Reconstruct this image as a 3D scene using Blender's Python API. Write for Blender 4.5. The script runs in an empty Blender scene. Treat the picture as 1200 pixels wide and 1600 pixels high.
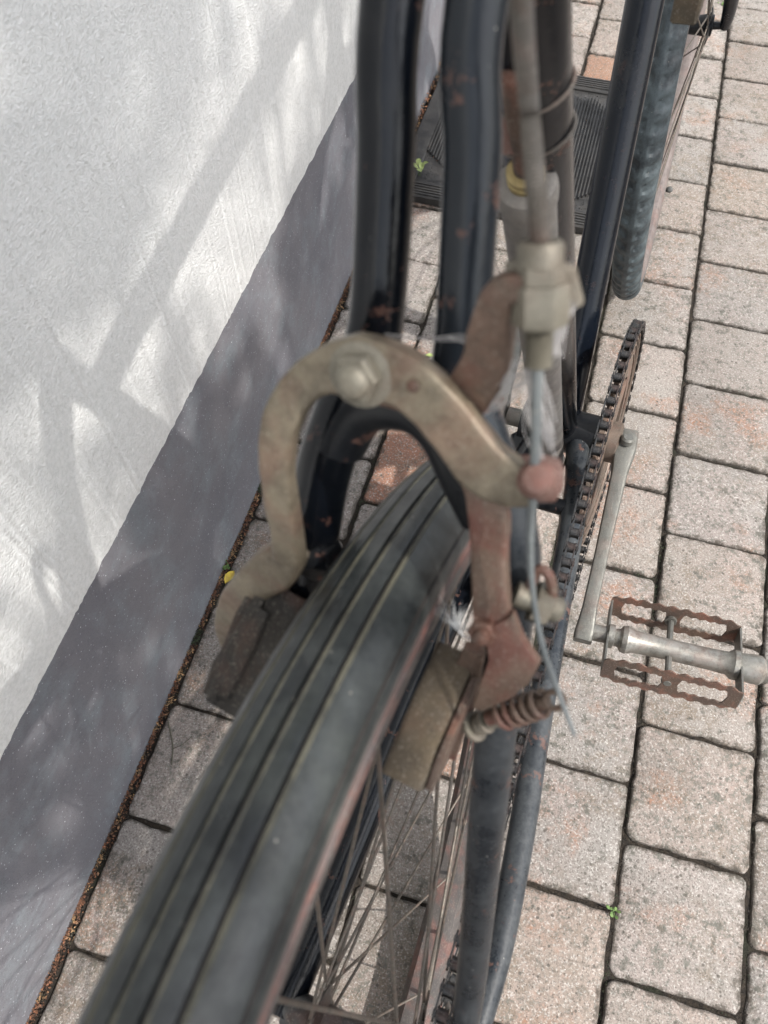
import bpy, math, random
from mathutils import Vector, Matrix, Euler, noise
random.seed(7)
R = math.radians
V = Vector
S = bpy.context.scene
COL = S.collection

# ------------------------------------------------------------------ camera, sky, sun, exposure
CAMLOC = V((0.32143, 0.0, 0.89888))
CAMROT = Euler((0.51063, 0.005674, 0.28392), 'XYZ')
cam_data = bpy.data.cameras.new('camera')
cam = bpy.data.objects.new('camera', cam_data)
COL.objects.link(cam)
cam.location = CAMLOC
cam.rotation_euler = CAMROT
cam_data.sensor_fit = 'VERTICAL'
cam_data.sensor_height = 36.0
cam_data.lens = 27.0
cam_data.clip_start = 0.01
cam_data.clip_end = 400.0
cam_data.dof.use_dof = True
cam_data.dof.focus_distance = 0.80
cam_data.dof.aperture_fstop = 13.0
S.camera = cam
S.render.resolution_x, S.render.resolution_y = 768, 1024

SUN_FROM = V((0.60, -0.10, 0.79)).normalized()      # towards the sun: high on the right
world = bpy.data.worlds.new('World')
S.world = world
world.use_nodes = True
wn = world.node_tree
bgn = wn.nodes['Background']
sky = wn.nodes.new('ShaderNodeTexSky')
sky.sky_type = 'NISHITA'
sky.sun_disc = False
sky.sun_elevation = math.asin(SUN_FROM.z)
sky.sun_rotation = math.atan2(SUN_FROM.x, SUN_FROM.y)
sky.air_density = 1.0
sky.dust_density = 2.5
sky.ozone_density = 1.0
hsv = wn.nodes.new('ShaderNodeHueSaturation')      # thin bright haze takes colour out of the sky
hsv.inputs['Saturation'].default_value = 0.38
wn.links.new(sky.outputs[0], hsv.inputs['Color'])
wn.links.new(hsv.outputs[0], bgn.inputs['Color'])
bgn.inputs['Strength'].default_value = 0.15
sun_data = bpy.data.lights.new('sun', 'SUN')
sun_data.energy = 2.5
sun_data.angle = R(0.8)
sun_data.color = (1.0, 0.955, 0.90)
sun = bpy.data.objects.new('sun', sun_data)
COL.objects.link(sun)
sun.rotation_euler = SUN_FROM.to_track_quat('Z', 'Y').to_euler()
S.view_settings.view_transform = 'Standard'
S.view_settings.look = 'None'
S.view_settings.exposure = 1.22
S.view_settings.gamma = 1.0
S.view_settings.use_curve_mapping = False
S.render.engine = 'CYCLES'

# ------------------------------------------------------------------ measuring frame of the bicycle
PSI, PHI = 0.108930, 0.099358
BF = V((math.sin(PSI), math.cos(PSI), 0))
_r0 = V((math.cos(PSI), -math.sin(PSI), 0))
BU = V((0, 0, 1)) * math.cos(PHI) - _r0 * math.sin(PHI)
BR = _r0 * math.cos(PHI) + V((0, 0, 1)) * math.sin(PHI)
BO = V((0.33855, -0.01162, 0.0))
# bicycle space is (forward, right, up); as x, y, z it must be right handed, so y is stored as LEFT
BMAT = Matrix(((BF.x, -BR.x, BU.x, BO.x), (BF.y, -BR.y, BU.y, BO.y), (BF.z, -BR.z, BU.z, BO.z), (0, 0, 0, 1)))
BINV = BMAT.inverted()
CR = CAMROT.to_matrix()


def q(a, b, h):                       # forward, right, up  ->  local vector
    return V((a, -b, h))


def sight(u, v):                      # line of sight of a photo pixel, in bicycle space
    d = CR @ V(((u - 600) / 1200.0, -(v - 800) / 1200.0, -1.0))
    return BINV @ CAMLOC, BINV.to_3x3() @ d


def at_depth(u, v, t):
    c, d = sight(u, v)
    return c + d * t


def on_b(u, v, b):
    c, d = sight(u, v)
    return c + d * ((-b - c.y) / d.y)


def on_plane(u, v, p, n):
    c, d = sight(u, v)
    return c + d * ((p - c).dot(n) / d.dot(n))


SN = q(.891, 0, -.454)                # normal of the seat-stay plane


def on_stay(u, v, off=0.0):
    return on_plane(u, v, q(.145, 0, .706) + SN * off, SN)


def on_ground(u, v, z=0.0):
    d = CR @ V(((u - 600) / 1200.0, -(v - 800) / 1200.0, -1.0))
    return CAMLOC + d * ((z - CAMLOC.z) / d.z)


def on_wall(u, v, x=0.0):
    d = CR @ V(((u - 600) / 1200.0, -(v - 800) / 1200.0, -1.0))
    return CAMLOC + d * ((x - CAMLOC.x) / d.x)


# ------------------------------------------------------------------ materials
class NT:
    def __init__(s, name):
        s.m = bpy.data.materials.new(name)
        s.m.use_nodes = True
        s.t = s.m.node_tree
        s.b = s.t.nodes['Principled BSDF']
        s.co = None

    def node(s, kind, **kw):
        n = s.t.nodes.new(kind)
        for k, v in kw.items():
            setattr(n, k, v)
        return n

    def put(s, sock, val):
        if hasattr(val, 'is_output'):
            s.t.links.new(val, sock)
        elif isinstance(val, (tuple, list)) and len(val) == 3 and sock.type == 'RGBA':
            sock.default_value = (*val, 1)
        else:
            sock.default_value = val

    def obj(s):
        if s.co is None:
            s.co = s.node('ShaderNodeTexCoord').outputs['Object']
        return s.co

    def pos(s):
        if s.co is None:
            s.co = s.node('ShaderNodeNewGeometry').outputs['Position']
        return s.co

    def scaled(s, xyz):
        n = s.node('ShaderNodeMapping')
        s.t.links.new(s.co, n.inputs[0])
        n.inputs['Scale'].default_value = xyz
        return n.outputs[0]

    def noise(s, scale, detail=3, rough=.55, vec=None, dist=0.0):
        n = s.node('ShaderNodeTexNoise')
        s.t.links.new(vec or s.co, n.inputs['Vector'])
        n.inputs['Scale'].default_value = scale
        n.inputs['Detail'].default_value = detail
        n.inputs['Roughness'].default_value = rough
        n.inputs['Distortion'].default_value = dist
        return n.outputs['Fac']

    def voro(s, scale, feature='F1', out='Distance', vec=None):
        n = s.node('ShaderNodeTexVoronoi', feature=feature)
        s.t.links.new(vec or s.co, n.inputs['Vector'])
        n.inputs['Scale'].default_value = scale
        return n.outputs[out]

    def ramp(s, fac, lo, hi, a=0.0, b=1.0):
        n = s.node('ShaderNodeMapRange')
        s.t.links.new(fac, n.inputs[0])
        for i, v in enumerate((lo, hi, a, b)):
            n.inputs[i + 1].default_value = v
        return n.outputs[0]

    def math(s, op, a, b=0.0, c=None):
        n = s.node('ShaderNodeMath', operation=op)
        s.put(n.inputs[0], a)
        s.put(n.inputs[1], b)
        if c is not None:
            s.put(n.inputs[2], c)
        return n.outputs[0]

    def mix(s, fac, a, b, blend='MIX'):
        n = s.node('ShaderNodeMix', data_type='RGBA', blend_type=blend)
        s.put(n.inputs['Factor'], fac)
        s.put(n.inputs[6], a)
        s.put(n.inputs[7], b)
        return n.outputs[2]

    def bump(s, h, strength=.4, dist=.001, prev=None):
        n = s.node('ShaderNodeBump')
        s.put(n.inputs['Height'], h)
        n.inputs['Strength'].default_value = strength
        n.inputs['Distance'].default_value = dist
        if prev:
            s.t.links.new(prev, n.inputs['Normal'])
        return n.outputs[0]

    def out(s, color=None, rough=None, metal=None, normal=None, **kw):
        for k, v in (('Base Color', color), ('Roughness', rough), ('Metallic', metal), ('Normal', normal)):
            if v is not None:
                s.put(s.b.inputs[k], v)
        for k, v in kw.items():
            s.put(s.b.inputs[k.replace('_', ' ')], v)
        return s.m


def mat_paver():
    n = NT('concrete_paver'); n.pos()
    oc = n.node('ShaderNodeObjectInfo')
    big = n.noise(9, 4, .6)
    c = n.mix(n.ramp(big, .35, .65), (.222, .208, .192), (.232, .196, .178))
    c = n.mix(1.0, c, oc.outputs['Color'], 'MULTIPLY')
    # orange-pink iron stains
    st = n.math('MULTIPLY', n.ramp(n.noise(7.3, 5, .65), .54, .66), n.ramp(n.noise(160, 3, .7), .35, .6))
    c = n.mix(n.math('MULTIPLY', st, .85), c, (.25, .105, .05))
    br = n.math('MULTIPLY', n.ramp(n.noise(4.1, 5, .75), .45, .57), n.ramp(n.noise(60, 6, .85), .44, .58))
    c = n.mix(n.math('MULTIPLY', br, .75), c, (.13, .10, .07))
    # sandy grain: dark pits and light crumbs
    g = n.noise(520, 3, .75)
    c = n.mix(n.ramp(g, .50, .62, 0, .78), c, (.105, .09, .078))
    g2 = n.noise(430, 2, .65)
    c = n.mix(n.ramp(g2, .54, .66, 0, .55), c, (.43, .415, .385))
    v = n.voro(250)
    c = n.mix(n.ramp(v, .22, .10, 0, .7), c, (.11, .095, .08))
    c = n.mix(n.ramp(n.voro(95), .050, .03, 0, .8), c, (.70, .69, .66))
    v2 = n.math('MULTIPLY', n.ramp(n.voro(120), .24, .14), n.ramp(n.noise(26, 3), .42, .54))
    c = n.mix(n.math('MULTIPLY', v2, .9), c, (.075, .065, .055))
    # grey-green lichen and dirt spots
    l = n.math('MULTIPLY', n.ramp(n.noise(52, 6, .8), .53, .62), n.ramp(n.noise(5, 4), .36, .50))
    c = n.mix(n.math('MULTIPLY', l, .8), c, (.06, .06, .048))
    l2 = n.math('MULTIPLY', n.ramp(n.noise(150, 4, .75), .52, .62), n.ramp(n.noise(9, 4, .6), .38, .56))
    c = n.mix(n.math('MULTIPLY', l2, .8), c, (.10, .10, .085))
    # grime creeping in from the joints (the stone's own rim)
    tc = n.node('ShaderNodeTexCoord').outputs['Object']
    sx = n.node('ShaderNodeSeparateXYZ'); n.t.links.new(tc, sx.inputs[0])
    ex = n.math('MAXIMUM', n.math('ABSOLUTE', sx.outputs[0]), n.math('ABSOLUTE', sx.outputs[1]))
    ex = n.math('ADD', ex, n.math('MULTIPLY', n.math('SUBTRACT', n.noise(85, 5, .75), .5), .042))
    c = n.mix(n.ramp(ex, .0590, .0650, 0, .8), c, (.045, .037, .028))
    h = n.math('ADD', n.math('MULTIPLY', g, .6), n.math('MULTIPLY', n.ramp(v, .0, .3), .7))
    nb = n.bump(h, .7, .0014)
    nb = n.bump(n.noise(140, 4, .6), .5, .0022, nb)
    return n.out(c, .9, normal=nb)


def mat_soil():
    n = NT('joint_soil'); n.pos()
    c = n.mix(n.ramp(n.noise(160, 4, .7), .35, .65), (.010, .008, .006), (.035, .026, .018))
    c = n.mix(n.ramp(n.noise(14, 3), .58, .70), c, (.016, .020, .010))
    return n.out(c, 1.0, normal=n.bump(n.noise(500, 4, .7), 1, .003))


def mat_crumb(name, a, b, d):
    n = NT(name); n.pos()
    c = n.mix(n.ramp(n.noise(330, 1), .4, .6), a, b)
    c = n.mix(n.ramp(n.noise(47, 2), .5, .6), c, d)
    return n.out(c, .9)


def mat_plaster():
    n = NT('white_render'); n.pos()
    c = n.mix(n.ramp(n.noise(3, 3), .3, .7), (.80, .81, .80), (.86, .86, .845))
    c = n.mix(n.ramp(n.noise(250, 4, .7), .36, .58, .45, 0), c, (.58, .60, .58))
    c = n.mix(n.ramp(n.voro(38), .035, .012, 0, .5), c, (.22, .20, .17))
    w = n.node('ShaderNodeMapping'); n.t.links.new(n.co, w.inputs[0]); w.inputs['Rotation'].default_value = (R(35), 0, 0)
    w.inputs['Scale'].default_value = (1, .55, 1.25)
    gr = n.node('ShaderNodeTexVoronoi', feature='SMOOTH_F1'); n.t.links.new(n.co, gr.inputs['Vector']); gr.inputs['Scale'].default_value = 620
    h = n.math('ADD', n.math('MULTIPLY', gr.outputs['Distance'], -1.1), n.math('MULTIPLY', n.noise(420, 6, .85), 1.2))
    nb = n.bump(h, .55, .0011)
    nb = n.bump(n.noise(60, 4, .6), .3, .004, nb)
    return n.out(c, .92, normal=nb)


def mat_plinth():
    n = NT('grey_plinth_paint'); n.pos()
    c = n.mix(n.ramp(n.noise(7, 4, .6), .32, .68), (.120, .120, .135), (.165, .158, .168))
    c = n.mix(n.ramp(n.noise(17, 5, .7), .48, .70, 0, .55), c, (.20, .235, .25))
    c = n.mix(n.ramp(n.noise(31, 6, .8), .56, .66, 0, .4), c, (.10, .10, .115))
    st = n.scaled((1, 3.5, 1.2))
    sep = n.node('ShaderNodeSeparateXYZ'); n.t.links.new(n.co, sep.inputs[0])
    low = n.ramp(sep.outputs[2], .085, .0, 0, 1)
    c = n.mix(n.math('MULTIPLY', n.ramp(n.noise(9, 5, .75, st, .6), .50, .68), n.math('MULTIPLY', low, .22)), c, (.30, .34, .35))
    c = n.mix(n.ramp(n.voro(190), .16, .09, 0, .75), c, (.42, .42, .45))
    c = n.mix(n.ramp(n.voro(260), .14, .07, 0, .6), c, (.05, .05, .06))
    c = n.mix(n.ramp(n.voro(75), .055, .035, 0, .9), c, (.75, .75, .77))
    c = n.mix(n.ramp(n.noise(700, 2), .55, .75, 0, .5), c, (.09, .09, .11))
    nb = n.bump(n.noise(480, 4, .75), .8, .0018)
    return n.out(c, .8, normal=n.bump(n.noise(70, 5, .7), .5, .004, nb))


def mat_paint(name, dust=.35, rust=.3, base=(.008, .011, .017), dustc=(.20, .19, .17), rough=.24, lo=.50, zlow=None):
    n = NT(name); n.obj()
    d = n.math('MULTIPLY', n.ramp(n.noise(26, 5, .7), lo - .07, lo + .16), dust)
    fine = n.ramp(n.noise(420, 3, .7), .35, .75, .45, 1)
    d = n.math('MULTIPLY', d, fine)
    if zlow:
        sz = n.node('ShaderNodeSeparateXYZ'); n.t.links.new(n.co, sz.inputs[0])
        d = n.math('MULTIPLY', d, n.ramp(n.math('ADD', sz.outputs[2], n.math('MULTIPLY', n.noise(30, 3), .05)), zlow + .03, zlow - .01, .06, 1))
    c = n.mix(d, base, dustc)
    c = n.mix(n.ramp(n.voro(170), .07, .04, 0, dust), c, (.33, .32, .29))
    rr = n.math('MULTIPLY', n.ramp(n.noise(58, 5, .75), .605, .64), rust)
    rr = n.math('MAXIMUM', rr, n.math('MULTIPLY', n.ramp(n.noise(13, 6, .75), .645, .67), rust))
    c = n.mix(rr, c, n.mix(n.noise(200, 3), (.10, .042, .025), (.19, .10, .075)))
    ro = n.math('ADD', n.math('MULTIPLY', n.math('MAXIMUM', d, rr), .6), rough)
    ro = n.math('ADD', ro, n.ramp(n.noise(90, 4), .4, .7, 0, .10))
    nb = n.bump(n.math('SUBTRACT', n.noise(300, 4, .7), n.math('MULTIPLY', rr, .8)), .18, .0008)
    return n.out(c, ro, normal=nb, Specular_IOR_Level=.32)


def mat_metal(name, base, alt, rust=.4, rough=.6, metal=.25, dark=(.05, .04, .03), rustc=(.23, .095, .06), grime=.5):
    n = NT(name); n.obj()
    c = n.mix(n.ramp(n.noise(48, 3, .55), .30, .70), base, alt)
    c = n.mix(n.ramp(n.noise(85, 5, .75), .46, .74, 0, grime), c, dark)
    c = n.mix(n.ramp(n.voro(420), .14, .05, 0, grime), c, dark)
    r = n.math('MULTIPLY', n.ramp(n.noise(44, 5, .65, None, .4), .48, .64), rust)
    c = n.mix(r, c, n.mix(n.noise(240, 3), rustc, (rustc[0] * .55, rustc[1] * .5, rustc[2] * .5)))
    c = n.mix(n.ramp(n.noise(900, 2), .56, .8, 0, .35), c, (.40, .36, .30))
    me = n.math('MULTIPLY', n.math('SUBTRACT', 1.0, r), metal)
    nb = n.bump(n.noise(600, 4, .75), .35, .0006)
    nb = n.bump(n.noise(120, 3, .6), .15, .0012, nb)
    return n.out(c, n.ramp(n.noise(130, 3), .3, .7, rough - .1, rough + .15), me, nb)


def mat_rubber(name, base, dustc, dust=.5, rough=.62, green=None):
    n = NT(name); n.obj()
    c = n.mix(n.math('MULTIPLY', n.ramp(n.noise(38, 6, .75), .40, .64), dust), base, dustc)
    if green:
        c = n.mix(n.ramp(n.noise(15, 5, .7), .50, .70, 0, .5), c, green)
    c = n.mix(n.ramp(n.noise(420, 4, .8), .50, .74, 0, .35), c, dustc)
    c = n.mix(n.ramp(n.voro(130), .06, .035, 0, .6), c, (.33, .31, .26))
    return n.out(c, n.ramp(n.noise(60, 3), .3, .7, rough - .1, rough + .15), normal=n.bump(n.noise(300, 5, .7), .35, .0007))


def mat_flat(name, c1, c2, rough=.8, scale=200, metal=0.0):
    n = NT(name); n.pos()
    return n.out(n.mix(n.ramp(n.noise(scale, 3), .35, .65), c1, c2), rough, metal)


M = dict(
    paver=mat_paver(), soil=mat_soil(), plaster=mat_plaster(), plinth=mat_plinth(),
    crumb=mat_crumb('joint_crumbs', (.014, .011, .008), (.035, .026, .018), (.02, .024, .012)),
    litter=mat_crumb('dry_leaf_litter', (.20, .085, .045), (.09, .045, .026), (.28, .17, .085)),
    litter_dark=mat_crumb('dark_leaf_litter', (.045, .026, .018), (.12, .06, .035), (.05, .045, .03)),
    moss=mat_crumb('moss', (.022, .032, .014), (.04, .05, .024), (.028, .026, .016)),
    paint=mat_paint('black_frame_paint', dust=.06, rust=.35, base=(.003, .004, .006), rough=.13, lo=.56),
    paint_glossy=mat_paint('blue_black_frame_paint', dust=.10, rust=.10, base=(.004, .006, .010), rough=.17, lo=.60),
    paint_dark=mat_paint('chipped_black_paint', dust=.08, rust=.6, base=(.006, .007, .009), rough=.35),
    paint_dusty=mat_paint('dusty_frame_paint', dust=.75, rust=.5, base=(.010, .013, .017), dustc=(.075, .080, .082), rough=.15, lo=.42, zlow=.70),
    arm=mat_metal('weathered_brake_steel', (.225, .190, .135), (.135, .112, .080), rust=.42, rustc=(.16, .070, .045), grime=.8, metal=.45, rough=.42),
    arm_rust=mat_metal('rusty_brake_steel', (.165, .105, .077), (.10, .070, .05), rust=.75, rustc=(.15, .052, .036), grime=.8, metal=.3, rough=.55),
    nut=mat_metal('tarnished_nut_steel', (.24, .22, .175), (.13, .12, .092), rust=.12, rough=.5, metal=.45, grime=.45),
    rustm=mat_metal('rusted_steel', (.095, .058, .040), (.055, .038, .030), rust=.6, rough=.75, metal=.15),
    pinkrust=mat_metal('red_rusted_steel', (.19, .095, .075), (.13, .075, .06), rust=.4, rough=.6, metal=.1, rustc=(.30, .10, .07), grime=.2),
    steel=mat_metal('worn_pedal_steel', (.30, .295, .27), (.17, .165, .145), rust=.25, rough=.42, metal=.6, grime=.85),
    crank=mat_metal('dull_crank_steel', (.155, .155, .14), (.11, .11, .10), rust=.15, rough=.5, metal=.5, grime=.5),
    chain=mat_metal('oily_chain_steel', (.085, .085, .085), (.045, .045, .045), rust=.2, rough=.36, metal=.8, dark=(.015, .013, .012), grime=.8),
    ring=mat_metal('oily_chainring', (.17, .125, .095), (.10, .08, .065), rust=.45, rough=.5, metal=.4, grime=.7),
    spoke=mat_metal('dull_spoke_steel', (.13, .115, .095), (.08, .07, .06), rust=.25, rough=.5, metal=.5),
    cable=mat_metal('bare_cable_wire', (.17, .185, .185), (.10, .11, .11), rust=.0, rough=.45, metal=.3, grime=.1),
    housing=mat_metal('grey_cable_housing', (.12, .105, .088), (.075, .066, .055), rust=.25, rough=.7, metal=.0, grime=.3),
    pump=mat_metal('dusty_pump_barrel', (.20, .185, .165), (.14, .13, .12), rust=.05, rough=.6, metal=.15, grime=.45),
    brass=mat_metal('dull_brass', (.42, .33, .15), (.28, .21, .10), rust=.05, rough=.45, metal=.7, grime=.5),
    pad=mat_metal('perished_pad_rubber', (.115, .088, .055), (.055, .043, .029), rust=.12, rough=.9, metal=.0, grime=.75),
    pad_dark=mat_metal('dark_pad_rubber', (.034, .030, .025), (.020, .018, .016), rust=.15, rough=.9, metal=.0, grime=.4),
    tyre=mat_rubber('old_tyre_rubber', (.006, .008, .009), (.040, .045, .044), .85, .36, green=(.026, .031, .023)),
    dustline=mat_rubber('dusty_tread_rubber', (.028, .028, .022), (.105, .098, .068), .9, .8),
    redside=mat_metal('rust_stained_sidewall', (.13, .075, .06), (.085, .075, .075), rust=.7, rough=.8, metal=.0, rustc=(.26, .085, .055), grime=.3),
    side=mat_rubber('tyre_sidewall', (.035, .032, .03), (.10, .09, .08), .6, .7),
    ftyre=mat_rubber('front_tyre_rubber', (.014, .019, .022), (.085, .108, .115), .75, .55),
    rim=mat_metal('dull_rusted_rim', (.085, .075, .07), (.05, .045, .043), rust=.45, rough=.6, metal=.25, rustc=(.20, .075, .055)),
    frim=mat_metal('grey_front_rim', (.19, .16, .15), (.12, .10, .095), rust=.3, rough=.5, metal=.3),
    mat=mat_rubber('black_mat_rubber', (.012, .012, .012), (.05, .045, .04), .5, .55),
    leafy=mat_flat('yellow_leaf', (.55, .42, .05), (.42, .30, .06)),
    green=mat_flat('green_leaf', (.07, .13, .035), (.11, .17, .05)),
    palegreen=mat_flat('pale_green_leaf', (.30, .36, .13), (.24, .30, .10)),
    twig=mat_flat('twig_bark', (.055, .05, .035), (.09, .085, .06)),
    stone=mat_flat('dark_pebble', (.05, .05, .05), (.09, .09, .08)),
    web=mat_flat('dusty_cobweb', (.62, .60, .58), (.5, .48, .47)),
    feather=mat_flat('white_down', (.75, .75, .73), (.62, .62, .6)),
    leather=mat_flat('worn_saddle_leather', (.05, .03, .02), (.08, .045, .03), .5),
    added_bark=mat_flat('added_tree_bark', (.12, .09, .06), (.07, .05, .035), .9, 30),
    shade_leaf=mat_flat('added_tree_leaf', (.05, .09, .025), (.08, .12, .04)),  # leaf colour of the added, unseen shade tree
)
# light shows through the cobweb: thin and half clear
_w = M['web'].node_tree.nodes['Principled BSDF']
_w.inputs['Alpha'].default_value = .55


# ------------------------------------------------------------------ mesh helpers
def link(o, parent=None):
    COL.objects.link(o)
    if parent:
        o.parent = parent
    return o


class MB:
    def __init__(s):
        s.v, s.f = [], []

    def add(s, vs, fs):
        o = len(s.v)
        s.v += [tuple(p) for p in vs]
        s.f += [tuple(i + o for i in f) for f in fs]
        return s

    def mesh(s, name, mat, angle=35):
        me = bpy.data.meshes.new(name)
        me.from_pydata(s.v, [], s.f)
        mats = mat if isinstance(mat, (list, tuple)) else [mat]
        for m in mats:
            me.materials.append(M[m])
        me.update()
        if angle:
            me.polygons.foreach_set('use_smooth', [True] * len(me.polygons))
            me.set_sharp_from_angle(angle=R(angle))
        return me

    def build(s, name, mat, parent=None, angle=35):
        return link(bpy.data.objects.new(name, s.mesh(name, mat, angle)), parent)

    # tube along points; radii per point; rounded ends
    def tube(s, pts, rad, n=12, cap=True):
        pts = [V(p) for p in pts]
        if not isinstance(rad, (list, tuple)):
            rad = [rad] * len(pts)
        t0 = (pts[1] - pts[0]).normalized()
        x = t0.orthogonal().normalized()
        vs, fs = [], []
        for i, p in enumerate(pts):
            t = (pts[min(i + 1, len(pts) - 1)] - pts[max(i - 1, 0)]).normalized()
            x = (x - t * x.dot(t)).normalized()
            y = t.cross(x)
            for k in range(n):
                a = 2 * math.pi * k / n
                vs.append(p + (x * math.cos(a) + y * math.sin(a)) * rad[i])
        for i in range(len(pts) - 1):
            for k in range(n):
                a, b = i * n + k, i * n + (k + 1) % n
                fs.append((a, b, b + n, a + n))
        if cap:
            fs.append(tuple(range(n))[::-1])
            fs.append(tuple(range((len(pts) - 1) * n, len(pts) * n)))
        return s.add(vs, fs)

    # flat bar along points lying across 'nrm'; half widths w, half thicknesses t, rounded section
    def bar(s, pts, w, t, nrm, n=16, e=.45):
        pts = [V(p) for p in pts]
        N = len(pts)
        w = w if isinstance(w, (list, tuple)) else [w] * N
        t = t if isinstance(t, (list, tuple)) else [t] * N
        vs, fs = [], []
        for i, p in enumerate(pts):
            tg = (pts[min(i + 1, N - 1)] - pts[max(i - 1, 0)]).normalized()
            sd = tg.cross(nrm).normalized()
            nn = sd.cross(tg).normalized()
            for k in range(n):
                a = 2 * math.pi * (k + .5) / n
                ca, sa = math.cos(a), math.sin(a)
                cx = math.copysign(abs(ca) ** e, ca)
                cy = math.copysign(abs(sa) ** e, sa)
                vs.append(p + sd * cx * w[i] + nn * cy * t[i])
        for i in range(N - 1):
            for k in range(n):
                a, b = i * n + k, i * n + (k + 1) % n
                fs.append((a, b, b + n, a + n))
        fs.append(tuple(range(n))[::-1])
        fs.append(tuple(range((N - 1) * n, N * n)))
        return s.add(vs, fs)

    # solid of revolution: profile (radius, along) about axis from p along d
    def lathe(s, p, d, prof, n=24, hexa=False):
        d = V(d).normalized()
        x = d.orthogonal().normalized()
        y = d.cross(x)
        p = V(p)
        vs, fs = [], []
        for r, z in prof:
            for k in range(n):
                a = 2 * math.pi * k / n
                vs.append(p + d * z + (x * math.cos(a) + y * math.sin(a)) * r)
        for i in range(len(prof) - 1):
            for k in range(n):
                a, b = i * n + k, i * n + (k + 1) % n
                fs.append((a, b, b + n, a + n))
        fs.append(tuple(range(n))[::-1])
        fs.append(tuple(range((len(prof) - 1) * n, len(prof) * n)))
        return s.add(vs, fs)

    # box with chamfered edges on centre c with half axes
    def box(s, c, ax, ay, az, ch=.12):
        c, ax, ay, az = V(c), V(ax), V(ay), V(az)
        L = (ax.length, ay.length, az.length)
        k = ch * min(L)
        ux, uy, uz = ax.normalized(), ay.normalized(), az.normalized()
        vs, idx = [], {}
        for sx in (-1, 1):
            for sy in (-1, 1):
                for sz in (-1, 1):
                    for m in range(3):
                        d = [L[0] - k, L[1] - k, L[2] - k]
                        d[m] = L[m]
                        idx[(sx, sy, sz, m)] = len(vs)
                        vs.append(c + ux * sx * d[0] + uy * sy * d[1] + uz * sz * d[2])
        fs = []
        g = lambda a, b, e, m: idx[(a, b, e, m)]
        for e in (-1, 1):
            fs.append((g(e, -1, -1, 0), g(e, 1, -1, 0), g(e, 1, 1, 0), g(e, -1, 1, 0))[::e])
            fs.append((g(-1, e, -1, 1), g(-1, e, 1, 1), g(1, e, 1, 1), g(1, e, -1, 1))[::e])
            fs.append((g(-1, -1, e, 2), g(1, -1, e, 2), g(1, 1, e, 2), g(-1, 1, e, 2))[::e])
        for a in (-1, 1):
            for b in (-1, 1):
                fs.append((g(a, b, -1, 0), g(a, b, 1, 0), g(a, b, 1, 1), g(a, b, -1, 1)))
                fs.append((g(a, -1, b, 0), g(a, 1, b, 0), g(a, 1, b, 2), g(a, -1, b, 2)))
                fs.append((g(-1, a, b, 1), g(1, a, b, 1), g(1, a, b, 2), g(-1, a, b, 2)))
                for e in (-1, 1):
                    fs.append((g(a, b, e, 0), g(a, b, e, 1), g(a, b, e, 2)))
        return s.add(vs, fs)


def smooth_path(pts, sub=6, closed=False):
    """Catmull-Rom through points (vectors or number tuples)."""
    P = [V(p) for p in pts]
    out = []
    n = len(P)
    for i in range(n - 1):
        p0, p1, p2, p3 = P[max(i - 1, 0)], P[i], P[i + 1], P[min(i + 2, n - 1)]
        for k in range(sub):
            t = k / sub
            out.append(.5 * ((2 * p1) + (p2 - p0) * t + (2 * p0 - 5 * p1 + 4 * p2 - p3) * t * t + (3 * p1 - p0 - 3 * p2 + p3) * t ** 3))
    out.append(P[-1])
    return out


def resample(vals, sub=6):
    o = []
    for i in range(len(vals) - 1):
        for k in range(sub):
            o.append(vals[i] + (vals[i + 1] - vals[i]) * k / sub)
    return o + [vals[-1]]


def tag(o, label=None, cat=None, group=None, kind=None):
    if label: o['label'] = label
    if cat: o['category'] = cat
    if group: o['group'] = group
    if kind: o['kind'] = kind
    return o


def empty(name, loc=(0, 0, 0)):
    e = bpy.data.objects.new(name, None)
    e.location = loc
    e.empty_display_size = .05
    return link(e)


def copy(o, parent, mw=None):
    c = o.copy()
    link(c, parent)
    if mw is not None:
        c.matrix_local = mw
    return c


# ------------------------------------------------------------------ ground, paving
CELL, PITCH, GAP = 0.13291, 0.130695, 0.00693
g = MB().add([(-150, -150, -.022), (150, -150, -.022), (150, 150, -.022), (-150, 150, -.022)], [(0, 1, 2, 3)]).build('ground', 'soil', None, 0)
tag(g, kind='structure')
bed = MB()
nx, ny = 60, 130
x0, x1, y0b, y1b = -.03, 1.2, -.5, 2.4
vs = [(x0 + (x1 - x0) * i / nx, y0b + (y1b - y0b) * j / ny, -.0048 + .0022 * noise.noise(V((i * 1.3, j * 1.7, 0)))) for j in range(ny + 1) for i in range(nx + 1)]
fs = [(j * (nx + 1) + i, j * (nx + 1) + i + 1, (j + 1) * (nx + 1) + i + 1, (j + 1) * (nx + 1) + i) for j in range(ny) for i in range(nx)]
pav = bed.add(vs, fs).build('pavement', 'soil', None, 0)
tag(pav, kind='structure')


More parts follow.
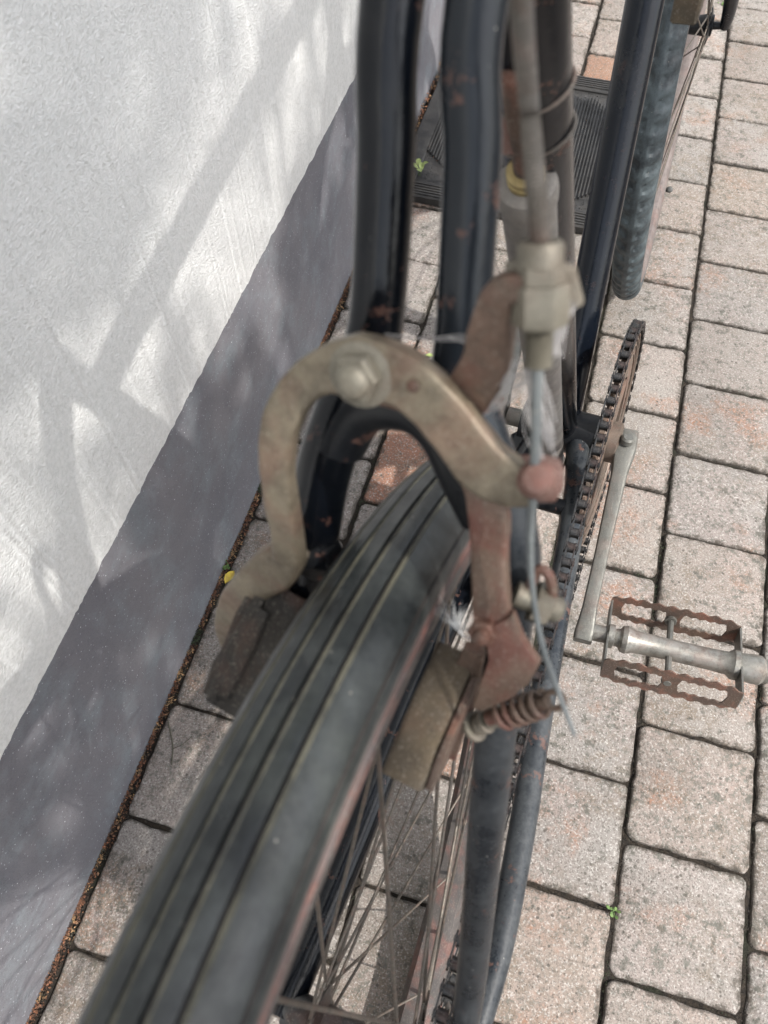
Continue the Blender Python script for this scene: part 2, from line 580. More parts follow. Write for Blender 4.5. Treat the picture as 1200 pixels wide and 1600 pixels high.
def paver_mesh(seed):
    rnd = random.Random(seed)
    hw, hl = CELL / 2 - .0015, PITCH / 2 - .0012
    cr = .0085
    out = []
    for sx, sy in ((1, 1), (-1, 1), (-1, -1), (1, -1)):
        cx, cy = sx * (hw - cr), sy * (hl - cr)
        a0 = {(1, 1): 0, (-1, 1): 90, (-1, -1): 180, (1, -1): 270}[(sx, sy)]
        for a in (0, 30, 60, 90):
            rr = cr * rnd.uniform(.85, 1.1)
            out.append(V((cx + rr * math.cos(R(a0 + a)), cy + rr * math.sin(R(a0 + a)), 0)))
        # points along the side that follows
        nxt = {(1, 1): (-1, 1), (-1, 1): (-1, -1), (-1, -1): (1, -1), (1, -1): (1, 1)}[(sx, sy)]
        p = out[-1].copy()
        if sy == 1 and sx == 1: e = V((-hw + cr, hl, 0))
        elif sx == -1 and sy == 1: e = V((-hw, -hl + cr, 0))
        elif sx == -1: e = V((hw - cr, -hl, 0))
        else: e = V((hw, hl - cr, 0))
        nrm = (e - p).normalized().cross(V((0, 0, 1)))
        for k in range(1, 9):
            out.append(p.lerp(e, k / 9) - nrm * abs(rnd.gauss(0, .0010)))
    m = MB()
    n = len(out)
    vs = []
    for sc, z in ((1.0, -.02), (1.0, -.0028), (.985, -.0007), (.955, 0)):
        for p in out:
            vs.append((p.x * sc, p.y * sc, z + (rnd.gauss(0, .0002) if z > -.01 else 0)))
    fs = []
    for i in range(3):
        for k in range(n):
            a, b = i * n + k, i * n + (k + 1) % n
            fs.append((a, b, b + n, a + n))
    fs.append(tuple(range(3 * n, 4 * n)))
    return m.add(vs, fs).mesh('paving_stone', 'paver', 50)


pavers = [paver_mesh(i) for i in range(8)]
PHASE = {0: .27, 1: .75, 2: .33, 3: .71, 4: .26, 5: .74, 6: .27, 7: .74}
SPECIAL = {(1, 3): (1.12, .60, .42), (2, 11): (1.05, .66, .46), (4, 9): (1.0, .93, .86), (3, 8): (1, .94, .9), (2, 1): (1.05, .78, .66),
           (3, -1): (1.06, .97, .9)}
far = MB()
for c in range(0, 8):
    for r_ in range(-4, 18):
        cx = GAP + (c + .5) * CELL
        cy = (r_ + PHASE[c] + .5) * PITCH
        o = bpy.data.objects.new('paving_stone', random.choice(pavers))
        link(o, pav)
        o.location = (cx + random.gauss(0, .0005), cy + random.gauss(0, .0006), random.gauss(0, .0009))
        o.rotation_euler = (random.gauss(0, .004), random.gauss(0, .004), random.gauss(0, .004) + random.choice((0, math.pi)))
        v = random.uniform(.86, 1.08)
        w = random.uniform(-.02, .055)
        col = (v * (1 + w * .6), v * (1 - w * .25), v * (1 - w))
        if (c, r_) in SPECIAL:
            col = SPECIAL[(c, r_)]
        o.color = (*col, 1)
for c in range(-0, 24):
    for r_ in range(-16, 46):
        if c < 8 and -4 <= r_ < 18:
            continue
        cx = GAP + (c + .5) * CELL
        cy = (r_ + (.27 if c % 2 == 0 else .74) + .5) * PITCH
        far.box((cx, cy, -.01), (CELL / 2 - .0015, 0, 0), (0, PITCH / 2 - .0015, 0), (0, 0, .0105), .2)
tag(far.build('paving_stone', 'paver', pav, 30), kind='stuff')


# crumbs of soil and moss packed in the joints
def crumb(m, p, s, rnd, flat=1.0):
    a = [V((rnd.gauss(0, 1), rnd.gauss(0, 1), rnd.gauss(0, flat))).normalized() * s * rnd.uniform(.6, 1.2) for _ in range(4)]
    m.add([p + k for k in a], [(0, 1, 2), (0, 2, 3), (0, 3, 1), (1, 3, 2)])


rnd = random.Random(3)
cm, mm = MB(), MB()
for i in range(44000):
    c = rnd.randrange(0, 8)
    if rnd.random() < .62:
        x = GAP + c * CELL + rnd.gauss(0, .0021)
        y = rnd.uniform(-.4, 2.1)
    else:
        x = GAP + (c + rnd.random()) * CELL
        y = (rnd.randrange(-3, 16) + PHASE[c]) * PITCH + rnd.gauss(0, .0017)
    dens = noise.noise(V((x * 9, y * 9, 1))) + .5
    if rnd.random() > dens + .25:
        continue
    mo = noise.noise(V((x * 5, y * 5, 7))) > .28
    crumb(mm if mo else cm, V((x, y, -.002 + rnd.random() * .0024)), rnd.uniform(.0005, .0015), rnd)
tag(cm.build('joint_dirt', 'crumb', pav, 0), kind='stuff')
tag(mm.build('joint_moss', 'moss', pav, 0), kind='stuff')

# ------------------------------------------------------------------ house wall
PLZ = 0.2953
wall = tag(empty('house_wall', (0, 1.5, 0)), 'white rough-rendered house wall with grey painted plinth beside the bicycle', 'wall')
W0 = V((0, -1.5, 0))
pl = MB()
yv = [-3 + 9 * i / 90 for i in range(91)]
vs = [(0 - .0005, y - 1.5, z) for z in (-.03, PLZ + .05) for y in yv]
pl.add(vs, [(i, i + 1, i + 92, i + 91) for i in range(90)])
pl.build('plinth', 'plinth', wall, 0)
up = MB()
n = 2400
ys = [-3 + 9 * i / n for i in range(n + 1)]
edge = [PLZ + .0028 * noise.noise(V((y * 55, 0, 0))) + .0020 * noise.noise(V((y * 240, 3, 0))) + .0009 * noise.noise(V((y * 14, 8, 0))) for y in ys]
vs = [(.0006, y - 1.5, e) for y, e in zip(ys, edge)]
vs += [(.0030, y - 1.5, e + .0022) for y, e in zip(ys, edge)]
vs += [(.0030, y - 1.5, 1.0) for y in ys]
vs += [(.0030, y - 1.5, 3.2) for y in ys]
fs = []
for rr in range(3):
    fs += [(rr * (n + 1) + i, rr * (n + 1) + i + 1, (rr + 1) * (n + 1) + i + 1, (rr + 1) * (n + 1) + i) for i in range(n)]
up.add(vs, fs).build('render_coat', 'plaster', wall, 60)
MB().box((-.155, 0, 1.58), (.15, 0, 0), (0, 4.5, 0), (0, 0, 1.62), .01).build('masonry', 'plaster', wall, 30)

# ------------------------------------------------------------------ leaf litter along the wall, small plants
rnd = random.Random(11)
lit, litd, ms = MB(), MB(), MB()


def flake(m, p, s, rnd):
    a = rnd.uniform(0, 6.28)
    u = V((math.cos(a), math.sin(a), rnd.gauss(0, .35))) * s
    w = V((-math.sin(a), math.cos(a), rnd.gauss(0, .35))) * s * rnd.uniform(.3, .7)
    m.add([p - u, p + w, p + u, p - w + V((0, 0, s * .3))], [(0, 1, 2), (0, 2, 3)])


for i in range(15000):
    y = rnd.uniform(-.35, 2.3)
    wide = .0075 + .0050 * noise.noise(V((y * 14, 0, 0)))
    pile = 0
    if y > 1.12:
        pile = min(1, (y - 1.10) / .12) * (.052 + .02 * noise.noise(V((y * 8, 5, 0))))
        wide += pile
    x = abs(rnd.gauss(0, .55)) * wide
    if x > wide * 1.25:
        continue
    z = -.0015 + rnd.random() * (.003 + pile * .30) * max(0, 1 - x / (wide * 1.3))
    s = rnd.uniform(.0007, .0022) * (1.5 if pile > .01 else 1)
    k = noise.noise(V((y * 22, 9, 0)))
    if k > .38 and pile < .01:
        crumb(ms, V((x, y, z)), s * 1.1, rnd)
    elif rnd.random() < (.7 if pile > .01 else .34):
        flake(lit, V((x, y, z)), s, rnd)
    else:
        crumb(litd, V((x, y, z)), s * .8, rnd)
tag(lit.build('leaf_litter', 'litter', None, 0), 'reddish dry leaf crumbs packed along the foot of the wall', 'leaf litter', kind='stuff')
tag(litd.build('soil_litter', 'litter_dark', None, 0), 'dark rotted debris filling the gap between wall and paving', 'debris', kind='stuff')
tag(ms.build('moss', 'moss', None, 0), 'small green moss tufts in the gap below the plinth', 'moss', kind='stuff')


def leaf(m, p, d, length, width, up=V((0, 0, 1)), cup=.15):
    d = V(d).normalized()
    sd = d.cross(up).normalized()
    vs = []
    for t, w in ((0, .08), (.2, .6), (.45, 1), (.75, .75), (1, .05)):
        c = V(p) + d * length * t + up * (math.sin(t * 3) * length * cup)
        vs += [c - sd * width * w * .5 + up * .12 * width, c, c + sd * width * w * .5 + up * .12 * width]
    fs = []
    for i in range(4):
        a = i * 3
        fs += [(a, a + 1, a + 4, a + 3), (a + 1, a + 2, a + 5, a + 4)]
    m.add(vs, fs)


def plant(u, v, n_, L, mat, name, label, cat, seed, z=.0):
    rnd = random.Random(seed)
    p = on_ground(u, v, 0)
    root = tag(empty(name, p), label, cat)
    st = MB()
    for k in range(n_):
        a = rnd.uniform(0, 6.28)
        l = MB()
        d = V((math.cos(a), math.sin(a), rnd.uniform(.1, .7)))
        s = V((rnd.gauss(0, L * .4), rnd.gauss(0, L * .4), z + rnd.uniform(.001, .004)))
        st.tube([V((0, 0, -.003)), s * .5 + V((0, 0, .001)), s], .0003, 4)
        leaf(l, s, d, L * rnd.uniform(.7, 1.2), L * .62)
        l.build('leaf', mat, root, 60)
    st.build('stem', 'green', root)
    return root


plant(354, 888, 13, .0048, 'green', 'weed', 'small green weed at the foot of the plinth next to a yellow leaf', 'plant', 1)
plant(352, 878, 7, .004, 'green', 'weed', 'tiny green sprout just above the yellow leaf in the wall gap', 'plant', 21)
plant(960, 1423, 9, .0052, 'green', 'weed', 'green sprout growing from a joint between the paving stones', 'plant', 2)
plant(655, 283, 5, .017, 'palegreen', 'seedling', 'pale green broad-leaved seedling at the front edge of the doormat', 'plant', 3, .022)
plant(1130, 10, 12, .0075, 'green', 'weed', 'weed in the paving joint near the front wheel hub', 'plant', 31)
yl = MB(); leaf(yl, on_ground(352, 912, .003), (.25, 1, .0), .020, .012)
tag(yl.build('fallen_leaf', 'leafy', None, 60), 'small yellow leaf lying against the foot of the plinth', 'leaf')
yl = MB(); leaf(yl, on_ground(664, 556, .002), (1, .2, .0), .014, .007)
tag(yl.build('fallen_leaf', 'palegreen', None, 60), 'yellow-green leaf lying on the paving just above the brake arm', 'leaf')
yl = MB(); leaf(yl, on_ground(692, 112, .02), (1, .5, .3), .02, .014)
tag(yl.build('fallen_leaf', 'palegreen', None, 60), 'yellowish leaf on the reddish litter heap behind the doormat', 'leaf')
tw = MB()
base = [on_ground(*p, .0015) for p in ((262, 1125), (267, 1148), (270, 1168), (268, 1195))]
tw.tube(smooth_path(base), .0008, 6)
tw.tube([on_ground(270, 1170, .0015), on_ground(286, 1163, .003), on_ground(300, 1150, .001)], .0004, 5)
tag(tw.build('twig', 'twig', None), 'thin dark forked twig lying on the paving beside the tyre', 'twig')
pb = MB()
for (u, v, s, nm) in ((1046, 296, .0062, 'pebble'),):
    c = on_ground(u, v, .003)
    prof = [(s * math.sin(math.pi * i / 8) + 1e-5, -s * .7 * math.cos(math.pi * i / 8)) for i in range(9)]
    b = MB().lathe(c, (0, 0, 1), prof, 10)
    b.v = [tuple(V(p) + V((noise.noise(V(p) * 300) * .0012,) * 3)) for p in b.v]
    tag(b.build(nm, 'stone', None, 80), 'small dark round pebble on the paving right of the front tyre', 'pebble')

# ------------------------------------------------------------------ doormat
mx0, mx1, my0, my1 = -.0, .405, 1.085, 1.505
mx0 = .012
mt = tag(empty('doormat', ((mx0 + mx1) / 2, (my0 + my1) / 2, 0)), 'black ribbed rubber doormat on the paving behind the bicycle frame', 'doormat')
cxm, cym = (mx0 + mx1) / 2, (my0 + my1) / 2
hwm, hlm = (mx1 - mx0) / 2, (my1 - my0) / 2
MB().box((0, 0, .007), (hwm - .03, 0, 0), (0, hlm - .04, 0), (0, 0, .0045), .2).build('base', 'mat', mt)
for sy in (-1, 1):
    MB().box((0, sy * (hlm - .021), .0085), (hwm, 0, 0), (0, .021, 0), (0, 0, .0075), .25).build('border', 'mat', mt)
    for k in range(5):
        MB().box((0, sy * (hlm - .006 - k * .0065), .0168), (hwm - .003, 0, 0), (0, .0016, 0), (0, 0, .0012), .3).build('ridge', 'mat', mt)
for sx in (-1, 1):
    MB().box((sx * (hwm - .016), 0, .0083), (.016, 0, 0), (0, hlm - .0425, 0), (0, 0, .0073), .25).build('border', 'mat', mt)
ribs, stip = MB(), MB()
x = -hwm + .034
while x < hwm - .034:
    # lozenge pattern: the ribbed zone swells and narrows along the mat
    ph = ((x + .185) % .19) / .19
    half = (hlm - .052) * (.42 + .55 * (1 - abs(ph * 2 - 1)))
    ribs.box((x, 0, .0135), (.0013, 0, 0), (0, half, 0), (0, 0, .0032), .3)
    for sy in (-1, 1):
        y = half + .004
        while y < hlm - .046:
            crumb(stip, V((x + rnd.gauss(0, .0012), sy * y + rnd.gauss(0, .001), .012)), .0016, rnd)
            y += .0042
    x += .0058
tag(ribs.build('rib', 'mat', mt), kind='stuff')
tag(stip.build('stipple', 'mat', mt, 0), kind='stuff')
dst = MB()
for i in range(260):
    crumb(dst, V((rnd.uniform(-hwm, hwm), rnd.uniform(-hlm, hlm), .017)), rnd.uniform(.0004, .0011), rnd)
tag(dst.build('grit', 'litter', mt, 0), kind='stuff')

# ------------------------------------------------------------------ BICYCLE
bike = bpy.data.objects.new('bicycle', None)
link(bike)
bike.matrix_world = BMAT
tag(bike, 'old black bicycle with rusty rim brake, standing close to the white wall', 'bicycle')


def part(m, name, mat, parent=None, angle=35, label=None):
    o = m.build(name, mat, parent or bike, angle)
    if label: o['label'] = label
    return o


BBC = q(.479, 0, .284)
AXL = q(-.0438, .0226, .3557)
# frame tubes
st_top = q(.263, 0, .7715)
sd = (st_top - BBC).normalized()
cl = BBC + sd * .60
part(MB().tube([BBC, BBC.lerp(cl, .3), BBC.lerp(cl, .6), cl], .0143, 24), 'seat_tube', 'paint')
dt_end = BBC.lerp(q(.672, -.0195, .577), 1.75)
part(MB().tube([BBC, BBC.lerp(dt_end, .5), dt_end], .0148, 32), 'down_tube', 'paint_glossy', label='glossy blue-black down tube')
bb = MB().tube([q(.479, -.036, .284), q(.479, .036, .284)], .0215, 24)
bb.tube([q(.479, -.039, .284), q(.479, -.034, .284)], .0235, 24).tube([q(.479, .034, .284), q(.479, .039, .284)], .0235, 24)
part(bb, 'bottom_bracket_shell', 'paint_dark')
ht = (dt_end - BBC).normalized()
hp = dt_end + q(.012, 0, .0)
part(MB().tube([hp + q(.02, 0, -.05), hp + q(-.035, 0, .11)], .0185, 20), 'head_tube', 'paint_glossy')
part(MB().tube([cl - sd * .03, hp + q(-.02, 0, .075)], .0135, 20), 'top_tube', 'paint_glossy')

# seat stays with the crown over the tyre
DL, DR = q(-.052, -.042, .357), q(-.052, .080, .357)
A = [q(.238, -.011, .865), on_stay(612, 0), on_stay(603, 250), on_stay(590, 480), on_stay(572, 570), on_stay(535, 650), on_stay(505, 740), on_stay(490, 850), on_stay(474, 1000)]
lstay = A + [A[-1].lerp(DL, .5), DL]
part(MB().tube(smooth_path(lstay), resample([.0080, .0080, .0080, .0083, .0092, .0098, .0098, .0092, .009, .008, .007]), 24), 'seat_stay', 'paint')
B = [q(.240, .012, .865), on_stay(745, 0), on_stay(738, 250), on_stay(724, 500), on_stay(722, 600), on_stay(752, 700), on_stay(785, 790), on_stay(802, 870), on_stay(797, 950), on_stay(776, 1130), on_stay(760, 1290), on_stay(733, 1558), DR]
part(MB().tube(smooth_path(B), resample([.0076, .0076, .0076, .0079, .0092, .0096, .0094, .0090, .0086, .0080, .0078, .0076, .006]), 24), 'seat_stay', 'paint_dusty', label='dusty right seat stay with chipped paint')
arch = [on_stay(527, 690), on_stay(556, 640), on_stay(598, 622), on_stay(655, 630), on_stay(700, 668), on_stay(735, 740), on_stay(765, 800)]
part(MB().tube(smooth_path(arch), .0102, 20), 'stay_crown', 'paint_dark')
# chain stays
NCS = q(.131, 0, .991)
cs = lambda u, v: on_plane(u, v, BBC, NCS)
RS = [q(.47, .018, .285), q(.40, .034, .294), cs(875, 930), cs(838, 1150), cs(815, 1300), cs(775, 1500), DR]
part(MB().tube(smooth_path(RS), resample([.0115, .0112, .0102, .0096, .0092, .0088, .0075]), 20), 'chain_stay', 'paint_dusty', label='blue-grey dusty right chain stay')
LS = [q(.47, -.016, .285), q(.40, -.027, .294), q(.26, -.0305, .3123), q(.16, -.032, .326), q(.06, -.030, .339), q(-.052, -.029, .356)]
part(MB().tube(smooth_path(LS), resample([.0115, .0118, .012, .0124, .0122, .011]), 20), 'chain_stay', 'paint')
part(MB().tube([q(.385, -.03, .296), q(.385, .036, .296)], .0075, 14), 'stay_bridge', 'paint_dark')
for D_, nm in ((DL, 'dropout'), (DR, 'dropout')):
    part(MB().box(D_, q(.022, 0, 0), q(0, .0025, 0), q(0, 0, .017), .3), nm, 'paint_dark')

# ---------------------------------------------------------------- wheels
_ax = q(.057, 1, .0315).normalized()
_e1 = (q(1, 0, 0) - _ax * q(1, 0, 0).dot(_ax)).normalized()
_e2 = _e1.cross(_ax)
if _e2.z < 0: _e2 = -_e2


def wheel_frame(c, e1, ax, e2):
    # local x forward, local y = left (minus axis), local z up
    return Matrix(((e1.x, -ax.x, e2.x, c.x), (e1.y, -ax.y, e2.y, c.y), (e1.z, -ax.z, e2.z, c.z), (0, 0, 0, 1)))


def ring_mesh(prof, a0=0, a1=2 * math.pi, n=220, closed=True, dis=None):
    """prof: list of (radius, side) closed section, turned about the wheel axis (local y)"""
    m = MB()
    k = len(prof)
    vs, fs = [], []
    N = n if closed else n + 1
    for i in range(N):
        a = a0 + (a1 - a0) * i / n
        for j, (r_, s_) in enumerate(prof):
            rr = r_ + (dis(a, j, r_, s_) if dis else 0)
            vs.append((rr * math.sin(a), -s_, rr * math.cos(a)))
    for i in range(n):
        for j in range(k):
            a, b = i * k + j, i * k + (j + 1) % k
            c_, d_ = ((i + 1) % N) * k + (j + 1) % k, ((i + 1) % N) * k + j
            fs.append((a, b, c_, d_))
    return m.add(vs, fs)


RW, TR = .356, .0200


def tyre_profile(grooves):
    """section of the carcass from bead to bead; grooves: (angle, half width deg, depth, raised lip)"""
    pts = []
    tag_ = []
    angs = [-140 + 280 * i / 224 for i in range(225)]
    for a in angs:
        r_ = TR
        mt_ = 0
        for g0, gw, gd, lip in grooves:
            d = abs(a - g0)
            if d < gw:
                r_ -= gd
                mt_ = 1
            elif gw <= a - g0 < gw + 2.8:
                r_ += lip
                mt_ = 2
        if abs(a) > 74:
            r_ -= .0011
        if abs(abs(a) - 100) < 4:
            r_ += .0006
        squash = 1.0
        pts.append((RW - TR + r_ * math.cos(R(a)) * squash, r_ * math.sin(R(a))))
        tag_.append((a, mt_))
    inner = [(RW - TR - .010, .0100), (RW - TR - .010, -.0100)]
    return pts + inner, tag_


prof, tg = tyre_profile([(0, 1.5, .0015, .0004), (21, 1.5, .0015, .0004), (-21, 1.5, .0015, .0004), (-43, 1.6, .0013, .0003), (62, 2.0, .0014, .0), (-62, 3.0, .0014, 0)])
RWM = wheel_frame(AXL, _e1, _ax, _e2)
rim_prof = [(.3245, .0150), (.3255, .0175), (.3215, .0185), (.3120, .0165), (.3060, .0120), (.3040, 0), (.3060, -.0120), (.3120, -.0165), (.3215, -.0185), (.3255, -.0175), (.3245, -.0150), (.3130, -.0110), (.3100, 0), (.3130, .0110)]
rw = part(ring_mesh([(r_ + .004, s_) for r_, s_ in rim_prof]), 'wheel', 'rim', label='wheel with smooth ribbed tyre and red rusted rim')
rw.matrix_local = RWM
ty = ring_mesh(prof, n=420)
me = ty.mesh('tyre', ['tyre', 'dustline', 'side', 'redside'], 40)
k = len(prof)
mi = []
for i in range(420):
    for j in range(k):
        if j < len(tg) - 1:
            a, g_ = tg[j]
            mi.append(1 if (g_ == 2 and abs(a) < 50) else 3 if a > 86 else 2 if (abs(a) > 76 or g_ == 1) else 0)
        else:
            mi.append(2)
me.polygons.foreach_set('material_index', mi)
link(bpy.data.objects.new('tyre', me), rw)


def spokes(parent, nsp, fl, hub_r, rim_r, mesh_, cross=.62, skip=lambda a: False):
    for i in range(nsp):
        side = 1 if i % 2 == 0 else -1
        a = 2 * math.pi * (i + .5) / nsp
        off = cross if (i // 2) % 2 == 0 else -cross
        ah = a + off
        p0 = V((hub_r * math.sin(ah), -side * fl, hub_r * math.cos(ah)))
        p1 = V((rim_r * math.sin(a), 0, rim_r * math.cos(a)))
        d = p1 - p0
        o = bpy.data.objects.new('spoke', mesh_)
        link(o, parent)
        o.matrix_local = Matrix.Translation(p0) @ d.to_track_quat('Z', 'Y').to_matrix().to_4x4() @ Matrix.Diagonal((1, 1, d.length, 1))


spk = MB().tube([V((0, 0, 0)), V((0, 0, .5)), V((0, 0, .955)), V((0, 0, .956)), V((0, 0, 1))], [.0010, .0010, .0010, .0017, .0017], 8).mesh('spoke', 'spoke', 40)


def hub(parent, half, fl, mat='rustm'):
    h = MB().lathe((0, -half, 0), (0, 1, 0), [(.004, 0), (.0045, .012), (.012, .013), (.012, .026), (.013, half - fl - .002), (.021, half - fl), (.021, half - fl + .003), (.012, half - fl + .006), (.0095, half), (.012, half + fl - .006), (.021, half + fl - .003), (.021, half + fl), (.013, half + fl + .002), (.012, 2 * half - .026), (.012, 2 * half - .013), (.0045, 2 * half - .012), (.004, 2 * half)], 24)
    h.build('hub', mat, parent)


hub(rw, .062, .031, 'chain')
spokes(rw, 36, .030, .019, .314, spk, 1.15)

# front wheel, turned a little
FC = q(1.108, -.0269, .345)
ys_, tl_ = -.0649, .0346
fe1 = q(math.cos(ys_), math.sin(ys_), 0)
fax = q(-math.sin(ys_) * math.cos(tl_), math.cos(ys_) * math.cos(tl_), math.sin(tl_))
fe2 = fe1.cross(fax)
if fe2.z < 0: fe2 = -fe2
fw_prof = [(r_ - .007, s_) for r_, s_ in rim_prof]
fw = part(ring_mesh(fw_prof), 'wheel', 'frim', label='wheel with treaded tyre and grey rim')
fw.matrix_local = wheel_frame(FC, fe1, fax, fe2)
RWs, TRs = RW, TR
RW, TR = .345, .0185
fprof = []
for i in range(73):
    a = -135 + 270 * i / 72
    fprof.append((RW - TR + TR * math.cos(R(a)), TR * math.sin(R(a))))
fprof += [(RW - TR - .010, .010), (RW - TR - .010, -.010)]


def lug(a, j, r_, s_):
    ang = -135 + 270 * j / 72 if j < 73 else 180
    if abs(ang) > 86: return 0
    if abs(ang) < 8: return .0
    ph = (math.sin(a * 100 + (.9 if ang > 0 else 0) - abs(ang) / 40) + .35)
    k_ = min(1, max(0, (abs(ang) - 8) / 10)) * min(1, max(0, (84 - abs(ang)) / 10))
    return -.0026 * k_ * min(1, max(0, ph * 1.6))


fty = ring_mesh(fprof, n=800, dis=lug)
fme = fty.mesh('tyre', 'ftyre', 35)
link(bpy.data.objects.new('tyre', fme), fw)
RW, TR = RWs, TRs
hub(fw, .05, .033, 'paint_dark')
spokes(fw, 36, .032, .019, .298, spk, 1.2)
# fork
crown = hp + q(.045, 0, -.07)
for s_ in (-1, 1):
    off = fax * (.052 * s_)
    part(MB().tube(smooth_path([crown + q(0, .03 * s_, 0), crown.lerp(FC, .5) + off * .9 + q(-.012, 0, 0), FC + off + q(-.03, 0, .05), FC + off]), resample([.0105, .0105, .009, .0065]), 16), 'fork_blade', 'paint_glossy')
part(MB().box(crown, q(.02, 0, 0), q(0, .042, 0), q(0, 0, .014), .4), 'fork_crown', 'steel')
# mudguard stub over the front wheel and lamp bracket
part(MB().box(on_b(1080, -12, .03), q(.010, 0, .0), q(0, .007, 0), q(0, 0, .012), .2), 'fork_bracket', 'pad')

# ---------------------------------------------------------------- chain, chainring, cranks
RB, RR_ = .0445, .1105
TILT = .035
ringc = q(.479, RB, .284)


def tilt(p):                          # the crankset sits a little askew
    return V((p.x, p.y + TILT * (p.z - ringc.z), p.z))


cr = MB()
NTe = 52
nn = NTe * 4
vs, fs = [], []
for side in (-1, 1):
    for k in range(nn):
        a = 2 * math.pi * k / nn
        tooth = (k % 4) / 4
        ro = RR_ + (.0022 if k % 4 in (1, 2) else -.0035)
        vs.append(ringc + q(ro * math.cos(a), side * (.0011 if k % 4 in (1, 2) else .0017), ro * math.sin(a)))
    for k in range(nn):
        a = 2 * math.pi * k / nn
        vs.append(ringc + q((RR_ - .048) * math.cos(a), side * .0017, (RR_ - .048) * math.sin(a)))
for k in range(nn):
    k2 = (k + 1) % nn
    fs.append((k, k2, nn + k2, nn + k))
    fs.append((2 * nn + k2, 2 * nn + k, 3 * nn + k, 3 * nn + k2))
    fs.append((k2, k, 2 * nn + k, 2 * nn + k2))
    fs.append((nn + k, nn + k2, 3 * nn + k2, 3 * nn + k))
cr.add(vs, fs)
for k in range(5):
    a = 2 * math.pi * k / 5 + .3
    cr.bar([ringc + q(.012 * math.cos(a), 0, .012 * math.sin(a)), ringc + q(.05 * math.cos(a), 0, .05 * math.sin(a)), ringc + q((RR_ - .040) * math.cos(a), 0, (RR_ - .040) * math.sin(a))], [.014, .009, .013], [.0014] * 3, q(0, 1, 0), 12)
cr.lathe(ringc + q(0, -.006, 0), q(0, 1, 0), [(.02, 0), (.02, .016), (.016, .018)], 20)
# raised guard rings on the outer face
for r0 in (RR_ - .007, RR_ - .012, RR_ - .018, RR_ - .026):
    cr.tube([ringc + q(r0 * math.cos(2 * math.pi * k / 90), .0022, r0 * math.sin(2 * math.pi * k / 90)) for k in range(91)], .0010, 6, False)
cr.v = [tuple(tilt(V(p))) for p in cr.v]
part(cr, 'chainring', 'ring', label='brown rusty toothed chainring')


def crank(c, side, d, length, name='crank_arm'):
    m = MB()
    d = d.normalized()
    y = q(0, side, 0)
    up_ = y.cross(d)
    p0 = c - d * .012
    p1 = c + d * length
    m.bar([p0, c + d * .008, c + d * .03, c + d * (length * .6) , p1 - d * .02, p1 + d * .004, p1 + d * .011],
          [.0115, .014, .0095, .0080, .0085, .0115, .0085], [.0095, .0105, .0075, .0062, .0065, .0085, .0080], y, 16, .32)
    return m


rc = q(.479, .0615, .284)
rp = q(.300, .0750, .247)
rd = (rp - rc)
rcr = part(crank(rc, 1, rd, rd.length), 'crank_arm', 'crank', label='right crank arm, flat grey steel')
ct = MB().lathe(rc + q(-.006, .0, .013), q(.2, .1, 1), [(.006, 0), (.006, .005), (.0045, .007)], 14)
part(ct, 'cotter_pin', 'crank')
part(MB().tube([q(.479, -.055, .284), q(.479, .064, .284)], .009, 16), 'bottom_bracket_axle', 'crank')
lc = q(.479, -.066, .284)
part(crank(lc, -1, -rd, rd.length), 'crank_arm', 'crank', label='left crank arm pointing forwards')
part(MB().lathe(lc + q(.006, 0, -.014), q(0, 0, 1), [(.0062, 0), (.0062, .026), (.004, .030)], 12), 'cotter_pin', 'rustm')
part(MB().box(q(.452, -.028, .268), q(.014, 0, .004), q(0, .017, 0), q(-.004, 0, .016), .3), 'stand_bracket', 'paint_dark')


